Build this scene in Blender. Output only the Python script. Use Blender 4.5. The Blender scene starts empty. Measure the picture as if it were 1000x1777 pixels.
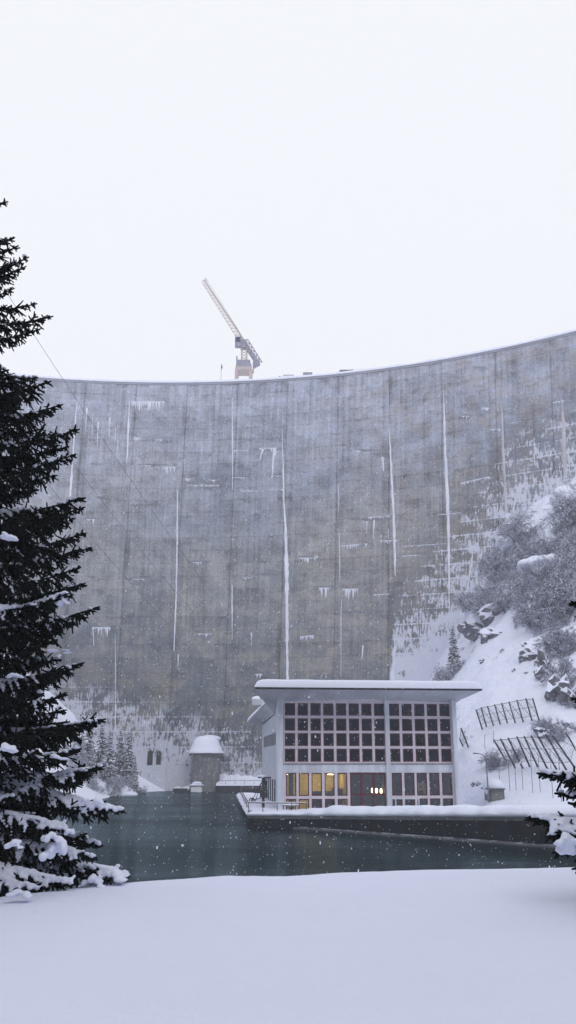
import bpy, math, random
import numpy as np
from mathutils import Vector, Matrix, noise as mnoise
R = math.radians
rng = np.random.default_rng(7)
random.seed(7)
scene = bpy.context.scene
C = scene.collection

# ------------------------------------------------------------------ camera
F = 1600.0
TH = R(15.2)
def ray(px, py):
    u = (px - 500) / F; v = (888.5 - py) / F
    return np.array([u, math.cos(TH) - v * math.sin(TH), math.sin(TH) + v * math.cos(TH)])
def at(px, py, Y):
    r = ray(px, py); return r * (Y / r[1])
cd = bpy.data.cameras.new('camera')
cd.sensor_fit = 'VERTICAL'; cd.sensor_height = 24.0; cd.lens = 24.0 * F / 1777.0
cd.clip_start = 0.1; cd.clip_end = 3000
cam = bpy.data.objects.new('camera', cd); C.objects.link(cam)
cam.location = (0, 0, 0); cam.rotation_euler = (math.pi / 2 + TH, 0, 0)
scene.camera = cam

# ------------------------------------------------------------------ object helpers
WM = {}
def tag(o, label=None, cat=None, group=None, kind=None):
    if label: o['label'] = label
    if cat: o['category'] = cat
    if group: o['group'] = group
    if kind: o['kind'] = kind
    return o
def empty(name, loc, label=None, cat=None, group=None, rz=0.0):
    o = bpy.data.objects.new(name, None); C.objects.link(o)
    o.empty_display_size = 0.3
    o.location = tuple(float(a) for a in loc); o.rotation_euler = (0, 0, rz)
    WM[o.name] = Matrix.Translation(Vector([float(a) for a in loc])) @ Matrix.Rotation(rz, 4, 'Z')
    return tag(o, label, cat, group)
class MB:
    def __init__(s):
        s.v = []; s.f = []; s.n = 0; s.m = []; s.uv = []
    def add(s, V, Fc, mi=0):
        V = np.asarray(V, float).reshape(-1, 3); Fc = np.asarray(Fc, int)
        if len(V) == 0: return s
        s.v.append(V); s.f.append(Fc + s.n); s.m.append(np.full(len(Fc), mi)); s.n += len(V)
        return s
    def poly(s, V, mi=0):
        return s.add(V, [list(range(len(V)))], mi)
    def box(s, x0, x1, y0, y1, z0, z1, mi=0, M=None):
        V = np.array([[x, y, z] for z in (z0, z1) for y in (y0, y1) for x in (x0, x1)], float)
        if M is not None: V = np.array([list(M @ Vector(p)) for p in V])
        return s.add(V, [[0, 2, 3, 1], [4, 5, 7, 6], [0, 1, 5, 4], [2, 6, 7, 3], [0, 4, 6, 2], [1, 3, 7, 5]], mi)
    def tube(s, pts, rad, n=8, mi=0, caps=True):
        pts = np.asarray(pts, float); k = len(pts)
        rad = np.full(k, rad) if np.isscalar(rad) else np.asarray(rad, float)
        T = np.gradient(pts, axis=0); T /= np.linalg.norm(T, axis=1)[:, None] + 1e-12
        up = np.array([0, 0, 1.0]) if abs(T[0][2]) < .9 else np.array([1.0, 0, 0])
        V = []
        for i in range(k):
            a = np.cross(T[i], up); a /= np.linalg.norm(a) + 1e-12; b = np.cross(T[i], a)
            for j in range(n):
                t = 2 * math.pi * j / n
                V.append(pts[i] + rad[i] * (math.cos(t) * a + math.sin(t) * b))
        Fc = [[i * n + j, i * n + (j + 1) % n, (i + 1) * n + (j + 1) % n, (i + 1) * n + j] for i in range(k - 1) for j in range(n)]
        s.add(V, Fc, mi)
        if caps:
            s.add(V[:n], [list(range(n - 1, -1, -1))], mi); s.add(V[-n:], [list(range(n))], mi)
        return s
    def grid(s, G, mi=0, flip=False):      # G: (a,b,3)
        a, b = G.shape[:2]; I = np.arange(a * b).reshape(a, b)
        q = np.stack([I[:-1, :-1], I[1:, :-1], I[1:, 1:], I[:-1, 1:]], -1).reshape(-1, 4)
        if flip: q = q[:, ::-1]
        return s.add(G.reshape(-1, 3), q, mi)
    def build(s, name, mats, parent=None, smooth=False, local=False, mods=None):
        V = np.concatenate(s.v) if s.v else np.zeros((0, 3))
        P = Matrix.Identity(4)
        if parent is not None:
            P = WM.get(parent.name, P)
            if not local:
                Mi = np.array(P.inverted()); V = V @ Mi[:3, :3].T + Mi[:3, 3]
        tot = np.concatenate([np.full(len(f), f.shape[1]) for f in s.f]); lv = np.concatenate([f.ravel() for f in s.f])
        me = bpy.data.meshes.new(name)
        me.vertices.add(len(V)); me.vertices.foreach_set('co', V.astype(np.float32).ravel())
        me.loops.add(len(lv)); me.loops.foreach_set('vertex_index', lv.astype(np.int32))
        me.polygons.add(len(tot)); st = np.concatenate([[0], np.cumsum(tot)[:-1]])
        me.polygons.foreach_set('loop_start', st.astype(np.int32)); me.polygons.foreach_set('loop_total', tot.astype(np.int32))
        me.polygons.foreach_set('material_index', np.concatenate(s.m).astype(np.int32))
        me.polygons.foreach_set('use_smooth', np.full(len(tot), bool(smooth)))
        for m in (mats if isinstance(mats, (list, tuple)) else [mats]): me.materials.append(m)
        me.update(calc_edges=True); me.validate()
        o = bpy.data.objects.new(name, me); C.objects.link(o)
        if parent is not None:
            o.parent = parent
        WM[o.name] = P
        return o
def prisms(P0, P1, r0, r1, n=3):
    P0 = np.asarray(P0, float); P1 = np.asarray(P1, float); N = len(P0)
    T = P1 - P0; T /= np.linalg.norm(T, axis=1)[:, None] + 1e-9
    up = np.where(np.abs(T[:, 2:3]) < .9, np.array([[0, 0, 1.0]]), np.array([[1.0, 0, 0]]))
    A = np.cross(T, up); A /= np.linalg.norm(A, axis=1)[:, None] + 1e-9; B = np.cross(T, A)
    ph = rng.uniform(0, 6.28, N)[:, None]
    rings = []
    for P, r in ((P0, r0), (P1, r1)):
        r = np.broadcast_to(np.asarray(r, float), (N,))[:, None]
        for j in range(n):
            t = ph + 2 * math.pi * j / n
            rings.append(P + r * (np.cos(t) * A + np.sin(t) * B))
    V = np.stack(rings, 1).reshape(-1, 3)
    base = (np.arange(N) * 2 * n)[:, None]
    Q = np.concatenate([base + np.array([[j, (j + 1) % n, n + (j + 1) % n, n + j]]) for j in range(n)])
    return V, Q
def ico(sub=1):
    import bmesh
    bm = bmesh.new(); bmesh.ops.create_icosphere(bm, subdivisions=sub, radius=1)
    V = np.array([v.co[:] for v in bm.verts]); Fc = np.array([[v.index for v in f.verts] for f in bm.faces]); bm.free()
    return V, Fc
ICO1, ICO2, ICO3 = ico(1), ico(2), ico(3)
def blob(mb, c, sx, sy, sz, I=ICO1, rot=None, jit=0.12, mi=0):
    V = I[0] * (1 + rng.uniform(-jit, jit, (len(I[0]), 1))) * np.array([sx, sy, sz])
    if rot is not None: V = V @ rot.T
    mb.add(V + np.asarray(c), I[1], mi)
def copy_tree(o, parent=None):
    c = o.copy(); C.objects.link(c); c.parent = parent
    for ch in o.children: copy_tree(ch, c)
    return c
def fbm(V, sc, oct=4, off=0.0):
    out = np.empty(len(V))
    for i, p in enumerate(V):
        out[i] = mnoise.fractal(Vector((p[0] * sc + off, p[1] * sc - off, p[2] * sc)), 1.0, 2.0, oct)
    return out

# ------------------------------------------------------------------ materials
class NT:
    def __init__(s, name):
        s.m = bpy.data.materials.new(name); s.m.use_nodes = True; s.t = s.m.node_tree; s.t.nodes.clear()
        s.out = s.n('ShaderNodeOutputMaterial')
    def n(s, t, **k):
        x = s.t.nodes.new(t)
        for a, b in k.items(): setattr(x, a, b)
        return x
    def l(s, a, b): s.t.links.new(a, b)
    def put(s, sock, v):
        if isinstance(v, bpy.types.NodeSocket): s.l(v, sock)
        elif v is not None: sock.default_value = v
    def math(s, op, a, b=None, c=None, clamp=False):
        x = s.n('ShaderNodeMath', operation=op, use_clamp=clamp)
        s.put(x.inputs[0], a); s.put(x.inputs[1], b); s.put(x.inputs[2], c); return x.outputs[0]
    def map(s, v, a, b, c=0.0, d=1.0):
        x = s.n('ShaderNodeMapRange', interpolation_type='SMOOTHSTEP'); s.put(x.inputs[0], v)
        for i, q in enumerate((a, b, c, d)): s.put(x.inputs[i + 1], q)
        return x.outputs[0]
    def mix(s, f, a, b):
        x = s.n('ShaderNodeMix', data_type='RGBA'); s.put(x.inputs[0], f)
        s.put(x.inputs[6], tuple(a) + (1,) if isinstance(a, (tuple, list)) and len(a) == 3 else a)
        s.put(x.inputs[7], tuple(b) + (1,) if isinstance(b, (tuple, list)) and len(b) == 3 else b)
        return x.outputs[2]
    def noise(s, vec, sc, det=4.0, rough=.55, scale3=None):
        if scale3 is not None:
            mp = s.n('ShaderNodeMapping'); s.l(vec, mp.inputs[0]); mp.inputs[3].default_value = scale3; vec = mp.outputs[0]
        x = s.n('ShaderNodeTexNoise'); s.l(vec, x.inputs['Vector']); x.inputs['Scale'].default_value = sc
        x.inputs['Detail'].default_value = det; x.inputs['Roughness'].default_value = rough
        return x.outputs[0]
    def obj(s): return s.n('ShaderNodeTexCoord').outputs['Object']
    def bump(s, h, st, dist=.05, nrm=None):
        b = s.n('ShaderNodeBump'); s.l(h, b.inputs['Height']); b.inputs['Strength'].default_value = st; b.inputs['Distance'].default_value = dist
        if nrm is not None: s.l(nrm, b.inputs['Normal'])
        return b.outputs[0]
    def pbr(s, col, rough=.6, nrm=None, **k):
        p = s.n('ShaderNodeBsdfPrincipled')
        s.put(p.inputs['Base Color'], tuple(col) + (1,) if isinstance(col, (tuple, list)) and len(col) == 3 else col)
        s.put(p.inputs['Roughness'], rough)
        if nrm is not None: s.l(nrm, p.inputs['Normal'])
        for a, b in k.items(): s.put(p.inputs[a.replace('_', ' ')], b)
        s.l(p.outputs[0], s.out.inputs[0]); return p
def pm(name, c1, c2, sc=2.0, rough=.6, bst=.2, bsc=None, dist=.02, scale3=None, spec=.4, **k):
    t = NT(name); o = t.obj()
    n = t.noise(o, sc, 5, .6, scale3)
    col = t.mix(t.map(n, .35, .65), c1, c2)
    b = t.bump(t.noise(o, bsc or sc * 4, 4), bst, dist)
    t.pbr(col, rough, b, Specular_IOR_Level=spec, **k)
    return t.m
SN1, SN2 = (.76, .80, .95), (.79, .825, .965)
def snow_mat(name, sc=.5, bsc=6.0, bst=.25, dist=.03, k=1.0):
    t = NT(name); o = t.obj()
    n = t.noise(o, sc, 4)
    col = t.mix(n, (.765, .80, .985) if k > 1 else SN1, (.815, .85, .995) if k > 1 else SN2)
    if k > 1: col = t.mix(t.map(t.noise(o, 70.0, 3, .8), .35, .65, 0, .10), col, (.55, .58, .74))
    h = t.math('ADD', t.noise(o, bsc, 6, .65), t.math('MULTIPLY', t.noise(o, bsc * .12, 3), 3.0))
    t.pbr(col, .75, t.bump(h, bst, dist), Specular_IOR_Level=.15)
    return t.m
M_snow = snow_mat('snow')
M_snow_far = snow_mat('hill_snow', .08, .8, .5, .3)
M_ground = snow_mat('foreground_snow', .35, 22.0, .45, .022, 1.09)
M_needle = pm('spruce_needles', (.003, .005, .004), (.008, .013, .008), 3, .85, .3, 30, spec=.05)
M_bark = pm('bark', (.02, .017, .015), (.05, .042, .036), 4, .9, .6, 12, scale3=(1, 1, .2))
M_fir = pm('far_needles', (.02, .03, .028), (.05, .06, .06), 1.5, .9, .3)
M_twig = pm('frosted_twigs', (.02, .02, .035), (.07, .07, .10), .7, .9, .2)
M_frost = pm('frost', (.52, .55, .68), (.70, .73, .87), .6, .8, .2)
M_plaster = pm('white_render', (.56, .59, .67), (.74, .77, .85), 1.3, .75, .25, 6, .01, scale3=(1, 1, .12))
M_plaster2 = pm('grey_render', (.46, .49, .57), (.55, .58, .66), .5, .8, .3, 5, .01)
M_soffit = pm('soffit_concrete', (.40, .42, .47), (.54, .56, .62), .4, .8, .25, 4, .01, scale3=(1, .3, 1))
M_pink = pm('pale_mullion_paint', (.66, .60, .66), (.74, .68, .74), 1.5, .6, .15, 10, .005)
M_red = pm('dark_red_frame_paint', (.085, .010, .022), (.12, .014, .030), 3, .5, .1)
M_slot = pm('near_black', (.012, .012, .016), (.03, .03, .04), 1, .9, .2, spec=.1)
M_metal = pm('dark_metal', (.025, .025, .032), (.06, .055, .065), 3, .5, .2, Metallic=.4)
M_grey_metal = pm('grey_metal', (.14, .15, .17), (.22, .23, .26), 3, .5, .2, Metallic=.5)
M_rust = pm('rusty_rail', (.10, .05, .05), (.16, .09, .08), 3, .7, .2)
M_conc_dark = None
M_crane = pm('crane_paint', (.46, .37, .36), (.55, .46, .45), 2, .5, .1)
M_crane_grey = pm('crane_machinery', (.22, .22, .30), (.32, .32, .42), 1, .6, .2)
M_cable = pm('steel_cable', (.05, .05, .06), (.09, .09, .1), 2, .5, .1)

# wet quay wall
t = NT('wet_quay_wall'); o = t.obj()
geo = t.n('ShaderNodeSeparateXYZ'); t.l(o, geo.inputs[0])
n1 = t.noise(o, .8, 5, .6, (1, 1, .4)); n2 = t.noise(o, 2.2, 6, .7)
base = t.mix(t.map(n1, .35, .7), (.002, .003, .005), (.013, .015, .023))
sp = t.math('MULTIPLY', t.map(n2, .56, .68), t.map(geo.outputs[2], -4.75, -5.45))
col = t.mix(t.math('MULTIPLY', sp, .55), base, SN1)
t.pbr(col, .75, t.bump(n2, .5, .05), Specular_IOR_Level=.1); M_wall = t.m
t = NT('old_concrete'); o = t.obj()
n1 = t.noise(o, .5, 6, .65, (1, 1, .35)); n2 = t.noise(o, 1.5, 5, .65)
t.pbr(t.mix(t.map(n1, .3, .7), (.075, .078, .085), (.17, .17, .17)), .85, t.bump(n2, .4, .05)); M_conc_dark = t.m

# rock with snow lying on its flat tops
t = NT('snowy_rock'); o = t.obj()
g = t.n('ShaderNodeNewGeometry'); sx = t.n('ShaderNodeSeparateXYZ'); t.l(g.outputs['Normal'], sx.inputs[0])
nn = t.noise(o, 1.3, 6, .7)
f = t.map(t.math('ADD', sx.outputs[2], t.math('MULTIPLY', t.math('SUBTRACT', nn, .5), 1.4)), .30, .42)
rock = t.mix(t.map(t.noise(o, .8, 6, .7), .35, .65), (.045, .045, .06), (.16, .155, .19))
t.pbr(t.mix(f, rock, SN1), .85, t.bump(nn, .8, .2)); M_rock = t.m

# hill: snow with dark tufts and bare earth breaking through on the steepest faces
t = NT('hillside_snow'); o = t.obj()
g = t.n('ShaderNodeNewGeometry'); sx = t.n('ShaderNodeSeparateXYZ'); t.l(g.outputs['Normal'], sx.inputs[0])
n1 = t.noise(o, .25, 6, .65); n2 = t.noise(o, 2.0, 5, .7)
st = t.map(t.math('ADD', sx.outputs[2], t.math('MULTIPLY', t.math('SUBTRACT', n1, .5), -1.2)), .52, .36)
f = t.math('MULTIPLY', st, t.map(n2, .42, .6))
hb = t.math('ADD', t.noise(o, .5, 5, .6), t.math('MULTIPLY', n2, .2))
t.pbr(t.mix(f, t.mix(n1, SN1, SN2), (.10, .10, .125)), .8, t.bump(hb, .7, .6), Specular_IOR_Level=.15); M_hill = t.m

# glass: tinted transparent with mirror reflection
def glass_mat(name, tint, refl=1.0):
    t = NT(name)
    tr = t.n('ShaderNodeBsdfTransparent'); tr.inputs[0].default_value = tint + (1,)
    gl = t.n('ShaderNodeBsdfGlossy'); gl.inputs['Roughness'].default_value = .05
    gl.inputs['Color'].default_value = (.9 * refl, .93 * refl, 1.0 * refl, 1)
    b = t.bump(t.noise(t.obj(), .9, 2), .12, .05); t.l(b, gl.inputs['Normal'])
    fr = t.n('ShaderNodeFresnel'); fr.inputs[0].default_value = 1.45
    mx = t.n('ShaderNodeMixShader'); t.l(fr.outputs[0], mx.inputs[0]); t.l(tr.outputs[0], mx.inputs[1]); t.l(gl.outputs[0], mx.inputs[2])
    t.l(mx.outputs[0], t.out.inputs[0]); return t.m
M_glass = glass_mat('window_glass', (.62, .66, .80), .7)
M_glass_low = glass_mat('ground_floor_glass', (.88, .9, .9))
def emit(name, c, s):
    t = NT(name); e = t.n('ShaderNodeEmission'); e.inputs[0].default_value = c + (1,); e.inputs[1].default_value = s
    t.l(e.outputs[0], t.out.inputs[0]); return t.m
M_lampw = emit('lit_lamp', (1.0, .78, .45), 5.0)
M_ceil = emit('lit_ceiling_panel', (1.0, .72, .32), 13.0)
M_yellow = pm('yellow_interior_wall', (.50, .42, .20), (.64, .54, .28), .9, .8, .1)
M_inter = pm('dim_interior_wall', (.10, .11, .14), (.17, .18, .22), .5, .8, .1)
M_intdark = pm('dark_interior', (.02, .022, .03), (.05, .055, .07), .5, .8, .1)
M_blind = pm('blue_grey_blind', (.025, .032, .065), (.05, .058, .10), 1.2, .8, .2, scale3=(4, 1, .5))

# water
t = NT('pond_water'); o = t.obj()
w1 = t.noise(o, .55, 5, .65, (.6, 1.6, 1)); w2 = t.noise(o, 4.0, 3, .6, (.7, 2.2, 1))
h = t.math('ADD', w1, t.math('MULTIPLY', w2, .35))
bn = t.bump(h, .6, .085)
df_ = t.n('ShaderNodeBsdfDiffuse'); t.l(t.mix(t.noise(o, .05, 3), (.003, .011, .012), (.005, .016, .016)), df_.inputs[0])
gl_ = t.n('ShaderNodeBsdfGlossy'); t.l(t.map(t.noise(o, .06, 4, .6, (.35, 1.6, 1)), .4, .6, .015, .07), gl_.inputs['Roughness']); gl_.inputs['Color'].default_value = (.50, .62, .67, 1); t.l(bn, gl_.inputs['Normal'])
fr_ = t.n('ShaderNodeFresnel'); fr_.inputs[0].default_value = 1.33; t.l(bn, fr_.inputs['Normal'])
ms_ = t.n('ShaderNodeMixShader'); t.l(t.math('MULTIPLY', fr_.outputs[0], t.map(t.noise(o, .05, 4, .6, (.3, 1.8, 1)), .38, .62, .30, .50)), ms_.inputs[0]); t.l(df_.outputs[0], ms_.inputs[1]); t.l(gl_.outputs[0], ms_.inputs[2]); t.l(ms_.outputs[0], t.out.inputs[0])
M_water = t.m

# ------------------------------------------------------------------ dam
CX, CY, HC, ZW = -28.8, 49.0, 90.0, -5.6
def dam_R(z): return 148.0 + 14.0 * np.clip((np.asarray(z, float) - ZW) / (HC - ZW), -.1, 1.2)
def dam_pt(phi, z, off=0.0):
    r = dam_R(z) + off
    return np.array([CX + r * math.sin(phi), CY + r * math.cos(phi), z])
def dam_hit(px, py):
    r = ray(px, py); a, b = 50.0, 330.0
    for _ in range(50):
        m = (a + b) / 2; p = r * m
        if math.hypot(p[0] - CX, p[1] - CY) > dam_R(p[2]): b = m
        else: a = m
    p = r * a
    return math.atan2(p[0] - CX, p[1] - CY), p[2]
J0, DJ = R(1.45), R(4.4)

t = NT('dam_concrete')
uv = t.n('ShaderNodeUVMap', uv_map='UVMap').outputs[0]
o = t.obj(); so = t.n('ShaderNodeSeparateXYZ'); t.l(uv, so.inputs[0]); U, V = so.outputs[0], so.outputs[1]
sz = t.n('ShaderNodeSeparateXYZ'); t.l(o, sz.inputs[0]); Z = sz.outputs[2]
big = t.noise(o, .022, 4, .6)
blk = t.n('ShaderNodeTexWhiteNoise', noise_dimensions='2D')
cv = t.n('ShaderNodeCombineXYZ'); t.l(t.math('FLOOR', U), cv.inputs[0]); t.l(t.math('FLOOR', t.math('MULTIPLY', V, .5)), cv.inputs[1]); t.l(cv.outputs[0], blk.inputs[0])
cloud = t.noise(o, .16, 6, .7, (1, 1, 1.3))
streak = t.noise(uv, 1.0, 5, .65, (14, .10, 1))
streak2 = t.noise(uv, 1.0, 4, .6, (60, .35, 1))
blot = t.noise(uv, 1.0, 6, .7, (2.2, .7, 1))
grain = t.noise(o, 2.0, 6, .8)
col = t.mix(t.map(big, .35, .65), (.215, .245, .310), (.285, .280, .262))
warm = t.math('MULTIPLY', t.map(blot, .42, .62), t.map(U, 1.0, 6.0, .25, 1.0))
lowz = t.map(t.math('ADD', Z, t.math('MULTIPLY', t.math('SUBTRACT', big, .5), 70.0)), 60.0, 10.0)  # haze fade painted in by height: darker foot, paler and bluer crest
haze_top = t.map(t.math('ADD', Z, t.math('MULTIPLY', t.math('SUBTRACT', big, .5), 60.0)), 45.0, 92.0)
col = t.mix(t.math('MULTIPLY', haze_top, .8), col, (.36, .395, .515))
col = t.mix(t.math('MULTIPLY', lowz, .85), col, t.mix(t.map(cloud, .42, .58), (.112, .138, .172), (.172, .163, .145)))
col = t.mix(t.math('MULTIPLY', warm, .55), col, (.28, .235, .205))
val = t.math('ADD', t.map(streak, .28, .72, .80, 1.20), t.map(streak2, .3, .7, -.10, .10))
val = t.math('ADD', val, t.map(blk.outputs[0], 0, 1, -.07, .07))
val = t.math('ADD', val, t.map(grain, .3, .7, -.26, .26)); val = t.math('ADD', val, t.map(cloud, .34, .66, -.24, .24))
# formwork panels: faint vertical board joints and lift lines
def line(x, w, k=1.0):
    fr = t.math('FRACT', t.math('ADD', t.math('MULTIPLY', x, k), .5))
    return t.map(t.math('ABSOLUTE', t.math('SUBTRACT', fr, .5)), w, w * .3)
vb = t.math('MULTIPLY', line(U, .16, 9.0), -.07)
hb = t.math('MULTIPLY', t.math('MULTIPLY', line(V, .07), t.map(blot, .35, .6)), -.24)
jn = t.math('MULTIPLY', line(U, .022), -.26)
for q in (vb, hb, jn): val = t.math('ADD', val, q)
# water stains hanging below lift lines
fv = t.math('FRACT', V)
stain = t.math('MULTIPLY', t.map(t.noise(uv, 1.0, 6, .75, (2.4, .8, 1)),   .52, .61), t.map(t.noise(uv, 1.0, 3, .6, (34, .25, 1)), .28, .55))
stain = t.math('MULTIPLY', stain, t.map(fv, .1, .95, .15, 1.0))
val = t.math('MULTIPLY', val, t.math('SUBTRACT', 1.0, t.math('MULTIPLY', stain, .5)))
# dark seepage either side of the joints in the lower half
fr = t.math('ABSOLUTE', t.math('SUBTRACT', t.math('FRACT', t.math('ADD', U, .5)), .5))
seep = t.math('MULTIPLY', t.map(t.math('ADD', fr, t.math('MULTIPLY', t.math('SUBTRACT', streak, .5), .12)), .12, .02), t.map(t.noise(uv, 1.0, 4, .6, (1.0, .13, 1)), .48, .62))
val = t.math('MULTIPLY', val, t.math('SUBTRACT', 1.0, t.math('MULTIPLY', seep, .42)))
vm = t.n('ShaderNodeVectorMath', operation='SCALE'); t.l(col, vm.inputs[0]); t.l(val, vm.inputs['Scale']); col = vm.outputs[0]
# pale lime trails
lime = t.math('MULTIPLY', t.map(t.noise(uv, 1.0, 3, .5, (38, .11, 1)), .64, .76), t.map(blot, .4, .6))
col = t.mix(t.math('MULTIPLY', lime, .45), col, (.42, .44, .50))
# rime and blown snow on the foot and the right abutment
fc = t.n('ShaderNodeFloatCurve'); cur = fc.mapping.curves[0]
pts = [(-20, 24), (-9, 21), (-2, 16), (2, 13), (8, 10), (12, 5), (18.8, 4), (19.5, 36), (22, 44), (24.5, 52), (27, 62), (29.0, 70), (33.6, 75), (50, 88)]
xy = [((a + 20) / 70, b / 100) for a, b in pts]
cur.points[0].location = xy[0]; cur.points[1].location = xy[-1]
for q in xy[1:-1]: cur.points.new(*q)
for q in cur.points: q.handle_type = 'VECTOR'
fc.mapping.update()
deg = t.math('ADD', t.math('MULTIPLY', U, 4.4), 1.45)
t.l(t.math('DIVIDE', t.math('ADD', deg, 20.0), 70.0), fc.inputs['Value'])
zb = t.math('MULTIPLY', fc.outputs[0], 100.0)
d = t.math('SUBTRACT', zb, Z)
sn_s = t.noise(uv, 1.0, 6, .75, (26, 1.4, 1)); sn_b = t.noise(uv, 1.0, 5, .65, (3.2, 1.1, 1))
nz = t.math('ADD', t.math('MULTIPLY', sn_s, .6), t.math('MULTIPLY', sn_b, .4))
nz = t.math('SUBTRACT', nz, t.math('MULTIPLY', line(V, .07), .06)); nz = t.math('ADD', t.math('MULTIPLY', t.math('SUBTRACT', nz, .5), 1.9), .5)
side_r = t.map(deg, 17.0, 20.0)
amt = t.math('ADD', t.math('ADD', t.map(d, -5.0, t.map(side_r, 0, 1, 14.0, 24.0), t.map(side_r, 0, 1, .37, .41), .61), t.map(deg, 12.0, 2.0, 0.0, .08)), t.math('MULTIPLY', side_r, t.map(Z, 36.0, 20.0, 0.0, .15)))
dark_b = t.math('MULTIPLY', t.map(d, -16.0, -2.0), t.map(d, 26.0, 8.0))
vm2 = t.n('ShaderNodeVectorMath', operation='SCALE'); t.l(col, vm2.inputs[0]); t.l(t.math('SUBTRACT', 1.0, t.math('MULTIPLY', dark_b, .26)), vm2.inputs['Scale']); col = vm2.outputs[0]
mask = t.map(t.math('SUBTRACT', amt, nz), -.03, .07)
mask = t.math('MULTIPLY', mask, t.map(d, -6.0, 0.0))
col = t.mix(t.math('MULTIPLY', mask, t.map(side_r, 0, 1, .66, .9)), col, (.64, .67, .80))
hgt = t.math('ADD', grain, t.math('ADD', t.math('MULTIPLY', mask, 1.0), t.math('MULTIPLY', line(U, .02), -1.2)))
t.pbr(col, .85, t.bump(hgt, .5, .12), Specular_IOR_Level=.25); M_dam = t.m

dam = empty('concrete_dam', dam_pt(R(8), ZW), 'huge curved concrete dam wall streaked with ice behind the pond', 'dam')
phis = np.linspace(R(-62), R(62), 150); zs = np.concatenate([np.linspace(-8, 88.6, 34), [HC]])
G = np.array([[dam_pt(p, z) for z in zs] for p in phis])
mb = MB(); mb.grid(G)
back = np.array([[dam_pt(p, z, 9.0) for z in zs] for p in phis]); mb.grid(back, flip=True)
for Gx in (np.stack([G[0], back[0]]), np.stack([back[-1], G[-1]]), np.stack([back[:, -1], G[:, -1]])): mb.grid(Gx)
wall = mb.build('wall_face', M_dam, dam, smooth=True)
me = wall.data; uvl = me.uv_layers.new(name='UVMap')
co = np.empty(len(me.vertices) * 3); me.vertices.foreach_get('co', co); co = co.reshape(-1, 3) + np.array(dam.location)
li = np.empty(len(me.loops), int); me.loops.foreach_get('vertex_index', li)
ph = np.arctan2(co[:, 0] - CX, co[:, 1] - CY)
uvl.data.foreach_set('uv', np.stack([(ph - J0) / DJ, co[:, 2] / 3.1 + 4], 1)[li].astype(np.float32).ravel())
# crest kerb, a little proud of the face, and the snow lying on it
def ring(name, mat, r0, r1, z0, z1, zvar=0.0, rnd=False):
    mb = MB(); P = np.linspace(R(-62), R(62), 420)
    prof = [(r0, z0), (r0, z1), (r1, z1), (r1, z0)] if not rnd else [(r0, z0), (r0 + .05, z0 + .6 * (z1 - z0)), (r0 + .6, z1), (r1 - .6, z1), (r1, z0)]
    G = []
    for k, p in enumerate(P):
        row = []
        for r, z in prof:
            zz = z + (zvar * (mnoise.noise(Vector((k * .13, r, 0))) + .6 * mnoise.noise(Vector((k * .5, r, 3)))) if z > z0 + .01 else 0)
            q = dam_pt(p, HC); s_ = 162.0 + r
            row.append([CX + s_ * math.sin(p), CY + s_ * math.cos(p), zz])
        row.append(row[0]); G.append(row)
    mb.grid(np.array(G), flip=True)
    return mb.build(name, mat, dam, smooth=rnd)
M_kerb = pm('crest_kerb_concrete', (.30, .31, .37), (.36, .37, .43), .3, .85, .3)
ring('crest_kerb', M_kerb, -.2, 9.2, 89.75, 90.25)
ring('crest_snow', M_snow, -.38, 9.3, 90.25, 91.05, .22, True)
# ice streaks standing proud of the face
M_ice = pm('ice', (.60, .63, .75), (.74, .77, .88), .8, .45, .4, 3, .05, scale3=(1, 1, .3))
M_ice_p = pm('lime_stained_ice', (.40, .37, .41), (.52, .49, .55), .8, .6, .4, 3, .05, scale3=(1, 1, .3))
def streak_ribbon(name, pts, mat=M_ice, jag=.25, th=.10):
    # pts: (px, py, width px)
    P = []; dense = []
    for (a, b) in zip(pts[:-1], pts[1:]):
        n = max(2, int(abs(b[1] - a[1]) / 7))
        for k in range(n): f = k / n; dense.append([a[i] + (b[i] - a[i]) * f for i in range(3)])
    dense.append(list(pts[-1])); G = []
    for k, (px, py, w) in enumerate(dense):
        w = max(w, .25) * (1 + jag * random.uniform(-1, 1)) * .5; jx = random.uniform(-.25, .25) * min(w, 1.5)
        a = dam_hit(px + jx - w, py); b = dam_hit(px + jx + w, py)
        row = [dam_pt(a[0], a[1], .02), dam_pt(a[0] * .7 + b[0] * .3, (a[1] + b[1]) / 2, -th * min(1, w)), dam_pt(a[0] * .3 + b[0] * .7, (a[1] + b[1]) / 2, -th * min(1, w)), dam_pt(b[0], b[1], .02)]
        G.append(row)
    MB().grid(np.array(G)).build(name, mat, dam, smooth=True)
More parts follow.
